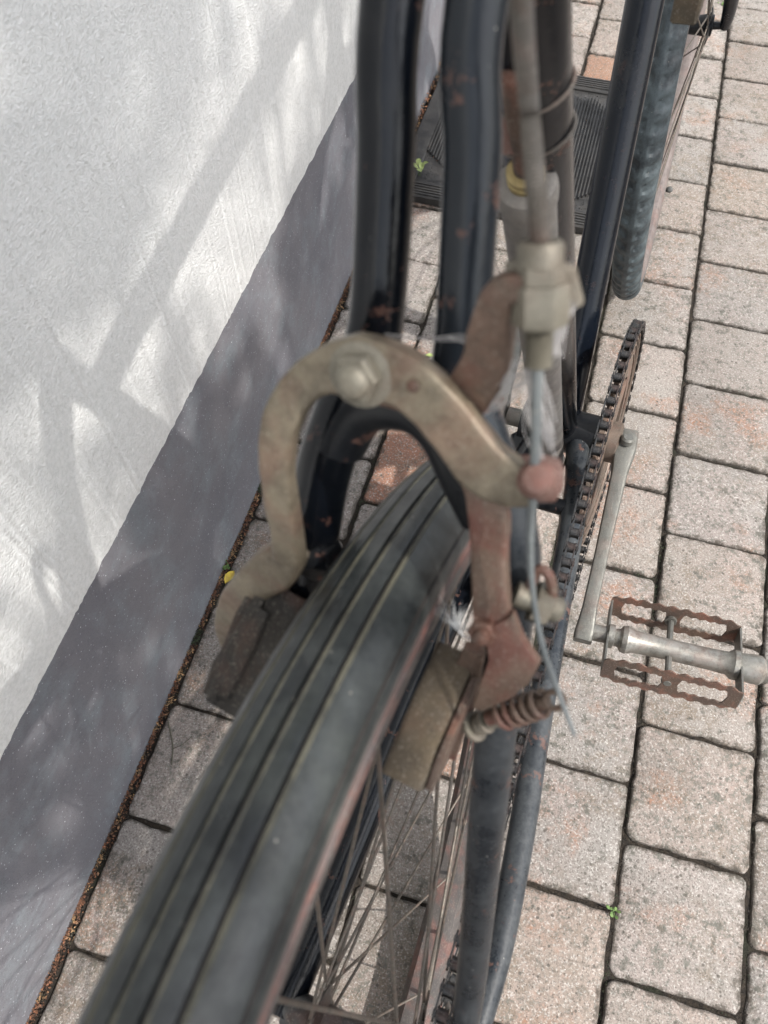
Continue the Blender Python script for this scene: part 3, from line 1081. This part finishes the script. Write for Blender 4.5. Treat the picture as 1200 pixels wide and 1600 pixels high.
def pedal(base, axis, fwd):
    """rat-trap pedal: serrated plates joined by end plates round a long sleeve"""
    ax_ = axis.normalized()
    f_ = (fwd - ax_ * fwd.dot(ax_)).normalized()
    u_ = ax_.cross(f_)
    if u_.z < 0: u_ = -u_
    L = axis.length
    root = MB().lathe(base, ax_, [(.0075, -.004), (.0075, .010), (.0105, .012), (.0105, .017), (.0075, .018), (.0085, .022), (.0115, .024), (.0125, .028), (.0100, .034), (.0092, L * .5), (.0094, L - .034), (.0100, L - .022), (.0130, L - .018), (.0130, L - .014), (.011, L - .013), (.0125, L - .004), (.0125, L + .004), (.010, L + .007), (.0102, L + .010), (.006, L + .016)], 24)
    pd = part(root, 'pedal', 'steel', label='steel rat-trap pedal with rusty serrated plates')
    hb = .036
    for sgn in (-1, 1):
        m = MB()
        c0 = base + ax_ * .011 + f_ * (hb * sgn)
        Lp = L - .0235
        n_ = 56
        hh = .0150

        def edge_(t, top):
            e = hh * (1 - .32 * (abs(t * 2 - 1) ** 6))
            if top: return e + .0013 * math.sin(t * 2 * math.pi * 9)
            return -e - .0013 * math.sin(t * 2 * math.pi * 9 + 1)
        # plate with two long windows: built as strips between outlines
        rows = []
        for i in range(n_ + 1):
            t = i / n_
            win = (.10 < t < .44) or (.56 < t < .90)
            w_ = .0078 + .0009 * math.sin(t * 2 * math.pi * 14) if win else 0.0
            tc_ = .5 if win else .5
            rows.append((t, edge_(t, True), w_, -w_, edge_(t, False), win))
        for lo_, hi_ in ((1, 2), (3, 4)):
            vs, fs = [], []
            for t, *e4, win in rows:
                y1, y2 = (e4[0], e4[1]) if lo_ == 1 else (e4[2], e4[3])
                for yy in (y1, y2):
                    for th_ in (-.0007, .0007):
                        vs.append(c0 + ax_ * (t * Lp) + u_ * yy + f_ * th_)
            for i in range(n_):
                a = i * 4
                b = a + 4
                fs += [(a, a + 1, b + 1, b), (a + 2, b + 2, b + 3, a + 3), (a, b, b + 2, a + 2), (a + 1, a + 3, b + 3, b + 1)]
            fs += [(0, 2, 3, 1), (n_ * 4, n_ * 4 + 1, n_ * 4 + 3, n_ * 4 + 2)]
            m.add(vs, fs)
        m.build('cage_plate', 'rustm', pd, 30)
    for xx in (.0115, L - .0125):
        m = MB().box(base + ax_ * xx, ax_ * .0009, f_ * (hb + .0005), u_ * .0085, .2)
        m.build('end_plate', 'crank', pd, 30)
    m = MB().tube([base + ax_ * (L * .48) - f_ * hb, base + ax_ * (L * .48) + f_ * hb], .0028, 10)
    for sgn in (-1, 1):
        m.lathe(base + ax_ * (L * .48) + f_ * (sgn * (hb - .004)), f_ * sgn, [(.0052, 0), (.0052, .003), (.003, .005)], 12)
    m.build('cross_rod', 'crank', pd)


pe = at_depth(1179, 1046, .648)
ps = rp + q(0, .008, 0)
fwd_px = at_depth(1075, 960, .655) - at_depth(1045, 1068, .655)
_vd = (BINV.to_3x3() @ (CR @ V((0, 0, -1))))
_iu = (BINV.to_3x3() @ (CR @ V((.22, 1, 0)))).normalized()
pedal(ps, pe - ps, _iu * .68 + _vd * .73)

# chain loop: points in the chain plane, side offset grows towards the sprocket
SPR = .038
cb = lambda a: RB + (.062 - RB) * max(0, (.479 - a)) / .516
C1, C2 = (.479, .284), (-.0438, .3557)
dx, dz = C2[0] - C1[0], C2[1] - C1[1]
D_ = math.hypot(dx, dz)
th0 = math.atan2(dz, dx)
al = math.acos((RR_ - SPR) / D_)
path = []
# upper tangent: on ring at angle th0 - al (top side)
aT, aB = th0 - al, th0 + al
n1 = 120
for i in range(n1 + 1):                       # ring arc from bottom tangent round the front to the top tangent
    a = aB + (2 * math.pi - (aB - aT)) * i / n1
    path.append((C1[0] + RR_ * math.cos(a), C1[1] + RR_ * math.sin(a)))
for i in range(1, 80):                        # top run
    t = i / 80
    x_ = (C1[0] + RR_ * math.cos(aT)) * (1 - t) + (C2[0] + SPR * math.cos(aT)) * t
    z_ = (C1[1] + RR_ * math.sin(aT)) * (1 - t) + (C2[1] + SPR * math.sin(aT)) * t - .004 * math.sin(math.pi * t)
    path.append((x_, z_))
for i in range(41):                           # sprocket
    a = aT + (aB - aT) * i / 40
    path.append((C2[0] + SPR * math.cos(a), C2[1] + SPR * math.sin(a)))
for i in range(1, 80):                        # slack lower run
    t = i / 80
    x_ = (C2[0] + SPR * math.cos(aB)) * (1 - t) + (C1[0] + RR_ * math.cos(aB)) * t
    z_ = (C2[1] + SPR * math.sin(aB)) * (1 - t) + (C1[1] + RR_ * math.sin(aB)) * t - .012 * math.sin(math.pi * t)
    path.append((x_, z_))
path.append(path[0])
P3 = [q(a, cb(a) - TILT * (h - .284) * min(1, max(0, (a - .12) / .25)), h) for a, h in path]
cum = [0]
for i in range(1, len(P3)):
    cum.append(cum[-1] + (P3[i] - P3[i - 1]).length)
NL = 2 * round(cum[-1] / .0127 / 2)
pit = cum[-1] / NL


def along(s_):
    s_ = s_ % cum[-1]
    lo, hi = 0, len(cum) - 1
    while hi - lo > 1:
        m_ = (lo + hi) // 2
        if cum[m_] <= s_: lo = m_
        else: hi = m_
    return P3[lo].lerp(P3[hi], (s_ - cum[lo]) / max(1e-9, cum[hi] - cum[lo]))


def link_mesh(half, thick, rr, roller):
    m = MB()
    for s_ in (-1, 1):
        pts = []
        for i in range(7):
            a = math.pi / 2 + math.pi * i / 6
            pts.append((rr * math.cos(a), rr * math.sin(a)))
        pts.append((pit * .5, -rr * .62))
        for i in range(7):
            a = -math.pi / 2 + math.pi * i / 6
            pts.append((pit + rr * math.cos(a), rr * math.sin(a)))
        pts.append((pit * .5, rr * .62))
        k_ = len(pts)
        vs = [V((x_, s_ * half + t_ * thick / 2, z_)) for t_ in (-1, 1) for x_, z_ in pts]
        fs = [tuple(range(k_)), tuple(range(k_, 2 * k_))[::-1]] + [(i, (i + 1) % k_, k_ + (i + 1) % k_, k_ + i) for i in range(k_)]
        m.add(vs, fs)
    for x_ in (0, pit):
        m.tube([V((x_, -half - (0 if roller else .001), 0)), V((x_, half + (0 if roller else .001), 0))], .0039 if roller else .0019, 10)
    return m.mesh('chain_link', 'chain', 40)


ch = part(MB().lathe(q(C2[0], cb(-.0438) - .0015, C2[1]), q(0, 1, 0), [(.012, 0), (SPR - .001, 0), (SPR + .001, .001), (SPR - .001, .003), (.012, .003)], 40), 'chain', 'chain', label='oily roller chain on its rear sprocket')
lo_, li_ = link_mesh(.0043, .0011, .0045, False), link_mesh(.0028, .0010, .0044, True)
for i in range(NL):
    p0, p1 = along(i * pit), along((i + 1) * pit)
    x_ = (p1 - p0).normalized()
    y_ = (q(0, -1, 0) - x_ * q(0, -1, 0).dot(x_)).normalized()
    z_ = x_.cross(y_)
    o = bpy.data.objects.new('chain_link', lo_ if i % 2 else li_)
    link(o, ch)
    o.matrix_local = Matrix(((x_.x, y_.x, z_.x, p0.x), (x_.y, y_.y, z_.y, p0.y), (x_.z, y_.z, z_.z, p0.z), (0, 0, 0, 1)))

# ---------------------------------------------------------------- side-pull brake
def stay_path(px, offs):
    if not isinstance(offs, (list, tuple)): offs = [offs] * len(px)
    return [on_stay(u, v, o) for (u, v), o in zip(px, offs)]


def BR_N(p):                                    # hammered, pitted edge of old forged steel
    p = V(p)
    return V((noise.noise(p * 210), noise.noise(p * 210 + V((9, 0, 0))), noise.noise(p * 210 + V((0, 9, 0))))) * .00030


def k_at(u, v, off):                            # metres per photo pixel there
    return (BINV.to_3x3() @ (CR @ V((0, 0, -1)))).dot(on_stay(u, v, off) - sight(u, v)[0]) / 1200.0


def arm(px, wpx, offs, thick, mat, name, label, sub=6):
    pts = stay_path(px, offs)
    if not isinstance(offs, (list, tuple)): offs = [offs] * len(px)
    w_ = [wp * k_at(u, v, o) / 2 for (u, v), wp, o in zip(px, wpx, offs)]
    m = MB().bar(smooth_path(pts, sub), resample(w_, sub), [thick * 1.15] * ((len(pts) - 1) * sub + 1), SN, 24, .30)
    m.v = [tuple(V(p) + SN * (.0006 * noise.noise(V(p) * 80)) + SN * (.0002 * noise.noise(V(p) * 260)) + BR_N(p)) for p in m.v]
    return m


armA = arm([(452, 872), (447, 820), (436, 760), (434, 700), (444, 650), (470, 606), (510, 578), (566, 574), (625, 588), (676, 627), (720, 680), (758, 728), (796, 750), (836, 757)],
           [50, 48, 52, 56, 60, 62, 70, 108, 94, 90, 90, 92, 84, 60],
           [-.020, -.024, -.027, -.028, -.028, -.028, -.028, -.028, -.028, -.028, -.028, -.028, -.028, -.028], .0030, 'arm', 'brake_arm', None)
aA = part(armA, 'brake_arm', 'arm', label='tan weathered brake arm curving over the tyre from the left pad')
armB = arm([(772, 985), (768, 930), (766, 870), (766, 810), (752, 740), (705, 670), (640, 612), (572, 588)],
           [58, 58, 56, 62, 66, 66, 66, 80],
           [-.022, -.022, -.020, -.020, -.019, -.019, -.019, -.019], .0028, 'arm_rust', 'brake_arm', None)
armB2 = arm([(690, 655), (728, 620), (757, 575), (768, 520), (775, 480), (790, 452), (826, 446)],
            [70, 78, 78, 70, 60, 50, 38], [-.019, -.021, -.025, -.029, -.032, -.034, -.034], .0030, 'arm_rust', 'brake_arm', None)
armB.add(armB2.v, armB2.f)
aB_ = part(armB, 'brake_arm', 'arm_rust', label='red rusted brake arm reaching down to the right pad and up to the cable adjuster')

rv = MB().lathe(on_stay(645, 604, -.0325), -SN, [(.0016, -.001), (.0018, .0002), (.0010, .0006)], 12)
rv.build('rivet', 'rustm', aA)
# centre bolt: washer, hex, domed end
bp = on_stay(566, 584, -.030)
bn = -SN
bt = MB().lathe(bp, bn, [(.0088, -.001), (.0092, 0), (.0092, .0014), (.0080, .0018)], 28)
bt.lathe(bp, bn, [(.0068, .0016), (.0070, .0022), (.0070, .0052), (.0062, .0062)], 6)
bt.lathe(bp, bn, [(.0052, .006), (.0050, .0075), (.0035, .0092), (.0012, .0098)], 20)
part(bt, 'brake_bolt', 'nut')
part(MB().tube([on_stay(575, 600, .01), bp + bn * .001], .0035, 12), 'bolt_shaft', 'rustm')

# cable anchor on the end of the left arm
an = on_stay(834, 760, -.026)
bn2 = (sight(600, 800)[0] - an).normalized()
am = MB().lathe(an + SN * .004, bn2, [(.0060, -.004), (.0062, .002), (.0058, .006), (.0055, .0085), (.0050, .0125), (.0036, .0150), (.0012, .0158)], 24)
part(am, 'cable_anchor', 'pinkrust', label='round red-rusted cable anchor bolt')
am = MB().lathe(on_stay(846, 748, -.024), (q(.3, 1, -.1)).normalized(), [(.0045, -.008), (.0060, -.006), (.0066, .0), (.0060, .004), (.0035, .0055)], 18)
part(am, 'anchor_nut', 'pinkrust')

# barrel adjuster, nuts, ferrule, threads
ad = [on_stay(u, v, -.034) for u, v in ((846, 378), (848, 415), (846, 440), (843, 500), (840, 550))]
dd = (ad[-1] - ad[0]).normalized()
ka = k_at(845, 450, -.034)
bm = MB().lathe(on_stay(845, 376, -.034), dd, [(.0046, 0), (.0052, .001), (.0052, .0052), (.0046, .0058)], 18)
bm.lathe(on_stay(846, 412, -.034), dd, [(.0052, 0), (.0056, .0006), (.0056, .0040), (.0050, .0046)], 6)
part(bm, 'barrel_adjuster', 'nut')
hb_ = MB().lathe(on_stay(846, 442, -.034), dd, [(.0060, 0), (.0065, .0008), (.0065, .0088), (.0060, .0096)], 6)
part(hb_, 'adjuster_nut', 'nut')
tp = on_stay(843, 497, -.034)
th_ = []
for i in range(15):
    th_ += [(.0034, i * .0008), (.0026, i * .0008 + .0004)]
part(MB().lathe(tp, dd, th_, 16), 'threaded_stud', 'nut')
# bracket that carries the adjuster, behind it
part(MB().bar([on_stay(792, 452, -.032), on_stay(830, 448, -.031), on_stay(878, 452, -.030), on_stay(893, 478, -.028)], [.006, .0075, .006, .003], .0016, SN, 14), 'adjuster_bracket', 'nut')
# cable housing from the adjuster up and out of view
hs = [on_stay(845, 384, -.034), on_stay(838, 300, -.034), at_depth(828, 180, .17), at_depth(818, 60, .152), at_depth(812, -40, .142), at_depth(800, -160, .14)]
hp_ = smooth_path(hs, 40)
hm = MB()
rad = [.00215 + (.00022 if i % 2 else -.00016) for i in range(len(hp_))]
hm.tube(hp_, rad, 14)
part(hm, 'cable_housing', 'housing', angle=25, label='ribbed grey brake cable housing')
# bare inner cable down past the anchor, free end sticking out
cw = [on_stay(841, 545, -.034), on_stay(838, 640, -.033), on_stay(835, 745, -.032), on_stay(829, 850, -.032), on_stay(833, 930, -.033), on_stay(848, 1010, -.036), on_stay(872, 1080, -.042), on_stay(898, 1150, -.048)]
part(MB().tube(smooth_path(cw, 8), resample([.0014, .0014, .0013, .00095, .0009, .0009, .0008, .0006], 8), 10), 'brake_cable', 'cable', label='bare grey brake cable with loose end')

# right pad, holder, stem and springs
RA = on_b(716, 1016, .034); RB_ = on_b(628, 1220, .030)
pdx = (RB_ - RA).normalized()
pside = (q(0, 1, 0) - pdx * q(0, 1, 0).dot(pdx)).normalized()
prad = pdx.cross(pside).normalized()
if prad.z < 0: prad = -prad
pc = (RA + RB_) / 2
ln = (RB_ - RA).length / 2


def pad_block(c, half, side, rad_, dx_, mat, parent=None, w=.0078, h=.0092):
    m = MB()
    st = []
    for i in range(25):
        t = -1 + 2 * i / 24
        st.append((t, 1 - .05 * t * t + .05 * noise.noise(V((t * 4, c.x * 50, 0)))))
    pts = [c + dx_ * half * t for t, _ in st]
    m.bar(pts, [w * s_ for _, s_ in st], [h * s_ for _, s_ in st], rad_, 20, .28)
    return m


pcen = pc - prad * .004
rpad = part(pad_block(pcen, ln, pside, prad, pdx, 'pad'), 'brake_pad', 'pad', label='perished tan brake pad standing clear of the rim')
sh = MB()
hc_ = pcen + pside * .0092 + prad * .001
sh.bar([hc_ - pdx * (ln * .78), hc_ - pdx * (ln * .72), hc_ + pdx * ln * .2, hc_ + pdx * ln * .55, hc_ + pdx * ln * .95], [.0048, .0075, .0088, .0082, .0030], .0014, pside, 14, .4)
sh.bar([hc_ - pdx * (ln * .7) - prad * .0085 - pside * .008, hc_ - pdx * (ln * .7) - prad * .0085 + pside * .001], .010, .001, prad, 12)
sh.build('pad_holder', 'rustm', rpad)
# flared plate at the foot of the arm, washers, spring and tail
pl_ = MB()
out_ = [(738, 962), (768, 980), (800, 962), (815, 1000), (842, 1040), (826, 1068), (796, 1092), (752, 1112), (738, 1104), (752, 1062), (764, 1030), (760, 1004)]
fr = [on_stay(u, v, -.0262) for u, v in out_]
mid_ = [on_stay(u + (785 - u) * .0, v, -.0262) - SN * .0 for u, v in out_]
cen_ = sum(fr, V((0, 0, 0))) / len(fr)
n_ = len(fr)
vs = [p for p in fr] + [cen_.lerp(p, .90) - SN * .0007 for p in fr] + [p + SN * .0034 for p in fr]
fs = [(i, (i + 1) % n_, n_ + (i + 1) % n_, n_ + i) for i in range(n_)] + [(2 * n_ + i, 2 * n_ + (i + 1) % n_, (i + 1) % n_, i) for i in range(n_)]
fs += [tuple(range(n_, 2 * n_)), tuple(range(2 * n_, 3 * n_))[::-1]]
pl_.add(vs, fs)
part(pl_, 'pad_bracket', 'arm_rust', label='flared rusty bracket below the right brake arm')
pl_ = arm([(742, 1012), (728, 1060), (714, 1120), (706, 1180)], [34, 44, 40, 16], [-.016, -.014, -.012, -.010], .0016, 'rustm', 'x', None)
part(pl_, 'pad_bracket', 'arm_rust')
wl = MB()
w0 = on_stay(738, 1136, -.017)
wd = (on_stay(800, 1108, -.017) - w0).normalized()
for i, (r_, t_) in enumerate(((.0056, .0016), (.0038, .0018), (.0044, .0014), (.0036, .0020), (.0042, .0014))):
    wl.lathe(w0 + wd * (.0029 * i), wd, [(r_ * .9, 0), (r_, .0003), (r_, t_), (r_ * .9, t_ + .0003)], 22)
part(wl, 'pad_washer', 'nut')
s0, s1 = on_stay(778, 1118, -.020), on_stay(852, 1098, -.020)
sdv = (s1 - s0).normalized(); sx_ = sdv.orthogonal().normalized(); sy_ = sdv.cross(sx_)
pts = [s0 + sdv * ((s1 - s0).length * t) + (sx_ * math.cos(t * 5.5 * 6.283) + sy_ * math.sin(t * 5.5 * 6.283)) * (.0048 - .0008 * t) for t in [i / 110 for i in range(111)]]
eye = [s1 + sdv * (.0035 + .0035 * math.cos(a)) + sx_ * (.003 * math.sin(a)) for a in [math.pi + i * 6.283 / 14 for i in range(15)]]
sp = MB().tube(pts, .00105, 8)
sp.tube(eye, .0011, 8)
sp.tube([s0 - sdv * .004, s1 + sdv * .001], .0026, 12)
part(sp, 'return_spring', 'arm_rust')
# bolt and hex nut on the outside of the right arm, with its loop
nb0 = on_stay(833, 938, -.012)
nbd = (on_stay(884, 958, -.010) - nb0).normalized()
bo = MB().lathe(nb0, nbd, [(.0070, 0), (.0072, .0006), (.0072, .0050), (.0066, .0056)], 6)
bo.lathe(nb0, nbd, [(.0042, -.006), (.0042, .0085), (.0030, .0098)], 14)
part(bo, 'pad_nut', 'nut')
lp = [on_stay(846 + 17 * math.cos(a), 925 + 36 * math.sin(a), -.012) for a in [i * 6.283 / 20 for i in range(21)]]
part(MB().tube(lp, .0017, 8), 'spring_loop', 'arm_rust')

pbx = on_stay(756, 985, -.026)
pb_ = MB().lathe(pbx, -SN, [(.0044, -.003), (.0048, .0), (.0048, .0022), (.0040, .0028)], 6)
pb_.lathe(pbx, -SN, [(.0026, .002), (.0024, .0048), (.0014, .0054)], 12)
part(pb_, 'pad_bolt', 'rustm')
# left foot of the arm, its pad and holder
lf = arm([(455, 858), (432, 886), (402, 908), (376, 938), (362, 976), (366, 1004)], [54, 76, 62, 60, 50, 34], [-.018, -.015, -.012, -.008, -.004, -.001], .0036, 'arm', 'x', None)
part(lf, 'pad_bracket', 'arm', label='lumpy tan bracket carrying the left brake pad')
lf = arm([(478, 868), (496, 878), (512, 872), (512, 850)], [40, 52, 40, 18], [-.010, -.006, -.003, -.003], .0045, 'x', 'x', None)
part(lf, 'pad_bracket', 'paint_dark')
LA_, LB_ = at_depth(462, 925, .292), at_depth(372, 1112, .292)
ldx = (LB_ - LA_).normalized()
lside = (q(0, -1, 0) - ldx * q(0, -1, 0).dot(ldx)).normalized()
lrad = ldx.cross(lside).normalized()
if lrad.z < 0: lrad = -lrad
lcn, lln = (LA_ + LB_) / 2, (LB_ - LA_).length / 2
lpad = part(pad_block(lcn + lside * .002, lln, lside, lrad, ldx, 'pad_dark', w=.0105, h=.0085), 'brake_pad', 'pad_dark', label='dark worn brake pad against the left side of the tyre')
for k_, (o_, r_, w_, a_, b_, mt__) in enumerate(((.0125, .002, .0065, -.95, .55, 'pad_dark'), (.0085, .0075, .0035, -.75, 0.95, 'pad_dark'), (.0045, .0085, .0030, -.6, .8, 'pad_dark'), (.0140, -.003, .0075, .15, 1.0, 'pad_dark'))):
    m = MB()
    cc = lcn + lside * o_ + lrad * r_
    m.bar([cc + ldx * lln * a_, cc + ldx * lln * (a_ * .6 + b_ * .4), cc + ldx * lln * b_], [w_ * .7, w_, w_ * .75], [.0025, .0034, .0022], lside, 14, .5)
    m.build('pad_holder', mt__, lpad)

# dusty wires looped round the seat tube
for h_, r_ in ((.735, .0150), (.712, .0151)):
    t_ = (h_ - .284) / (st_top.z - .284)
    c_ = BBC.lerp(st_top, t_)
    lp = [c_ + (q(1, 0, 0) * math.cos(a) + q(0, 1, 0) * math.sin(a)) * r_ + sd * (.006 * math.sin(a + .6)) for a in [i * 6.283 / 28 for i in range(29)]]
    part(MB().tube(lp, .0009, 8), 'wire', 'housing')
# brass tread-nuts and rusty clip beside the stay
clip = MB().bar([at_depth(800, 120, .27), at_depth(803, 180, .28), at_depth(806, 235, .29)], [.0055, .006, .0055], .003, SN, 12)
part(clip, 'pump_clip', 'pinkrust')

# saddle and handlebar stand above the picture
sp_ = cl + sd * .10
part(MB().tube([cl - sd * .02, sp_], .0125, 18), 'seat_post', 'steel')
sad = MB()
sc_ = sp_ + q(.0, 0, .028)
stn = [(-.10, .068, .020), (-.085, .078, .028), (-.04, .072, .030), (0, .045, .026), (.05, .026, .022), (.12, .022, .020), (.15, .014, .014)]
sad.bar([sc_ + q(x_, 0, -abs(x_) * .05) for x_, _, _ in stn], [w_ for _, w_, _ in stn], [t_ for _, _, t_ in stn], q(0, 0, 1), 24, .8)
part(sad, 'saddle', 'leather', angle=60)
stt = hp + q(-.035, 0, .11)
stem_top = stt + q(-.012, 0, .07)
part(MB().tube([stt, stem_top, stem_top + q(.05, 0, .005)], .0115, 16), 'stem', 'steel')
hbp = [stem_top + q(x_, y_, z_) for x_, y_, z_ in ((-.14, -.27, .02), (-.02, -.28, .03), (.05, -.20, .03), (.05, 0, .005), (.05, .20, .03), (-.02, .28, .03), (-.14, .27, .02))]
part(MB().tube(smooth_path(hbp), .011, 16), 'handlebar', 'steel')
for s_ in (0, -1):
    a_, b_ = (hbp[0], hbp[1]) if s_ == 0 else (hbp[-1], hbp[-2])
    part(MB().tube([a_ - (b_ - a_) * .05, a_.lerp(b_, .9)], .016, 16), 'grip', 'mat')

# ------------------------------------------------------------------ bicycle pump carried behind the seat tube
p_bot = on_b(861, 722, .001)
p_top = on_b(823, 285, .0005)
pdv = (p_top - p_bot)
PL = pdv.length
pmp = bpy.data.objects.new('bicycle_pump', None)
link(pmp)
pmp.matrix_world = BMAT @ Matrix.Translation(p_bot)
tag(pmp, 'long grey dusty hand pump clipped upright behind the seat tube', 'pump')
pu = pdv.normalized()
MB().lathe(V((0, 0, 0)), pu, [(.0095, 0), (.0125, .002), (.0128, .006), (.0118, .008), (.0118, PL * .5), (.0118, PL - .012), (.0126, PL - .010), (.0128, PL - .004), (.0120, PL), (.0085, PL + .002)], 28).build('barrel', 'pump', pmp)
MB().lathe(V((0, 0, 0)), pu, [(.0128, -.0006), (.0136, .0002), (.0136, .0012), (.0128, .002)], 28).build('end_cap', 'nut', pmp)
MB().lathe(pu * PL + q(0, -.004, 0) * 0, pu, [(.0072, .001), (.0078, .002), (.0078, .0042), (.0066, .0050), (.0078, .0058), (.0078, .0080), (.006, .009)], 24).build('collar', 'brass', pmp)
MB().lathe(pu * PL, pu, [(.0048, .006), (.0048, .03), (.0055, .034), (.0055, .06), (.003, .062)], 16).build('plunger_rod', 'rustm', pmp)

# ------------------------------------------------------------------ cobweb on the brake, down feather by the pad
rnd = random.Random(5)
wb = MB()


def strand(p0, p1, sag=.002, r=.00013):
    mid = (p0 + p1) / 2 + q(rnd.gauss(0, .001), rnd.gauss(0, .001), -sag)
    wb.tube([p0, p0.lerp(mid, .6), mid, mid.lerp(p1, .5), p1], r, 4, False)


for i in range(60):
    u0, v0 = rnd.uniform(855, 903), rnd.uniform(405, 480)
    u1, v1 = rnd.uniform(845, 880), rnd.uniform(500, 560)
    strand(on_stay(u0, v0, -.030), on_stay(u1, v1, -.032))
for i in range(45):
    strand(on_stay(rnd.uniform(815, 850), rnd.uniform(545, 600), -.030), on_stay(rnd.uniform(825, 870), rnd.uniform(660, 740), -.028))
for i in range(30):
    strand(on_stay(rnd.uniform(735, 775), rnd.uniform(600, 650), -.024), on_stay(rnd.uniform(800, 840), rnd.uniform(555, 600), -.032))
for i in range(5):
    strand(on_stay(rnd.uniform(560, 700), rnd.uniform(520, 530), -.01), on_stay(rnd.uniform(720, 800), rnd.uniform(515, 540), -.02))
wbo = wb.build('cobweb', 'web', None, 60)
wbo.matrix_world = BMAT
tag(wbo, 'dusty cobweb spun between the cable adjuster and the bare brake cable', 'cobweb', kind='stuff')
fe = MB()
f0 = at_depth(722, 992, .262)
ftips = at_depth(692, 958, .262)
fdir = (ftips - f0)
camr = BINV.to_3x3() @ (CR @ V((1, 0, 0)))
camu = BINV.to_3x3() @ (CR @ V((0, 1, 0)))
for i in range(46):
    t = rnd.random()
    b0 = f0 + fdir * t * .55
    a = rnd.uniform(.55, 2.6)
    L_ = rnd.uniform(.005, .010)
    e = b0 + (camr * math.cos(a) + camu * math.sin(a)) * L_ + q(rnd.gauss(0, .001), 0, rnd.gauss(0, .001))
    fe.tube([b0, b0.lerp(e, .5) + camu * .0008, e], [.00009, .00007, .00004], 4, False)
fe.tube([f0 - fdir * .1, f0 + fdir * .7], .0002, 5)
feo = fe.build('feather', 'feather', None, 60)
feo.matrix_world = BMAT
tag(feo, 'tiny white down feather caught between tyre and right brake pad', 'feather')


# ------------------------------------------------------------------ unseen tree added on the right, its leaves placed to shade wall and bicycle
rnd = random.Random(17)


CINV = CR.transposed()


def pixel_of(p):
    c = CINV @ (p - CAMLOC)
    return (600 + 1200 * c.x / -c.z, 800 - 1200 * c.y / -c.z) if c.z < 0 else (-9e3, -9e3)


def lit_here(y, z):
    """gaps left in the added leaves, set by where light should land on the wall"""
    if z > 1.0: return False
    u, v = pixel_of(V((0, y, z)))
    if 262 < u < 440 and 270 < v < 560 and (u - 262) * 1.35 > (v - 440): return True
    if 50 < u < 260 and 515 < v < 695 - (u - 80) * .3 and (u - 50) * 3.2 > (v - 515) * .8: return True
    if 740 < v < 1110 and u < 210 and (u - (v - 850) * .2) % 62 < 27: return True
    if v > 1370 - (u - 110) * .25: return True
    if u > 300 and v < 300: return rnd.random() < .35
    return False


fol, tw_ = MB(), MB()
hub_pt = V((1.55, -.25, 2.75))
cnt = 0
while cnt < 3900:
    y, z = rnd.uniform(-.75, 1.35), rnd.uniform(-.06, 1.2)
    lit = lit_here(y, z)
    if lit:
        continue
    s_ = rnd.uniform(2.0, 2.6)
    p = V((0, y, z)) + SUN_FROM * s_  # leaf set back along the sun ray from the shade it should cast
    d = V((rnd.gauss(0, 1), rnd.gauss(0, 1), rnd.gauss(0, .5))).normalized()
    k_ = .6 if any(lit_here(y + a, z + b) for a, b in ((.03, 0), (-.03, 0), (0, .03), (0, -.03))) else 1.0
    leaf(fol, p, d, rnd.uniform(.040, .060) * k_, rnd.uniform(.028, .042) * k_)
    if cnt % 60 == 0:
        tw_.tube([hub_pt, hub_pt.lerp(p, .5) + V((0, 0, .08)), p], [.008, .004, .0015], 6, False)
    cnt += 1
tr = tag(empty('added_shade_tree', (2.1, -1.9, 0)), 'unseen tree added to shade the wall and bicycle, to the right behind the camera', 'tree')
O_ = V((2.1, -1.9, 0))
tk = MB().tube(smooth_path([V((0, 0, -.1)), V((.05, .05, 1.0)), V((-.05, .3, 1.9)), V((-.3, 1.0, 2.5)), hub_pt - O_]), resample([.09, .075, .06, .035, .014]), 14)
tk.build('added_trunk', 'added_bark', tr)
for m_, nm in ((tw_, 'shade_branches'), (fol, 'shade_leaves')):
    m_.v = [tuple(V(p) - O_) for p in m_.v]
    tag(m_.build(nm, 'added_bark' if nm == 'shade_branches' else 'shade_leaf', tr, 60), kind='stuff')
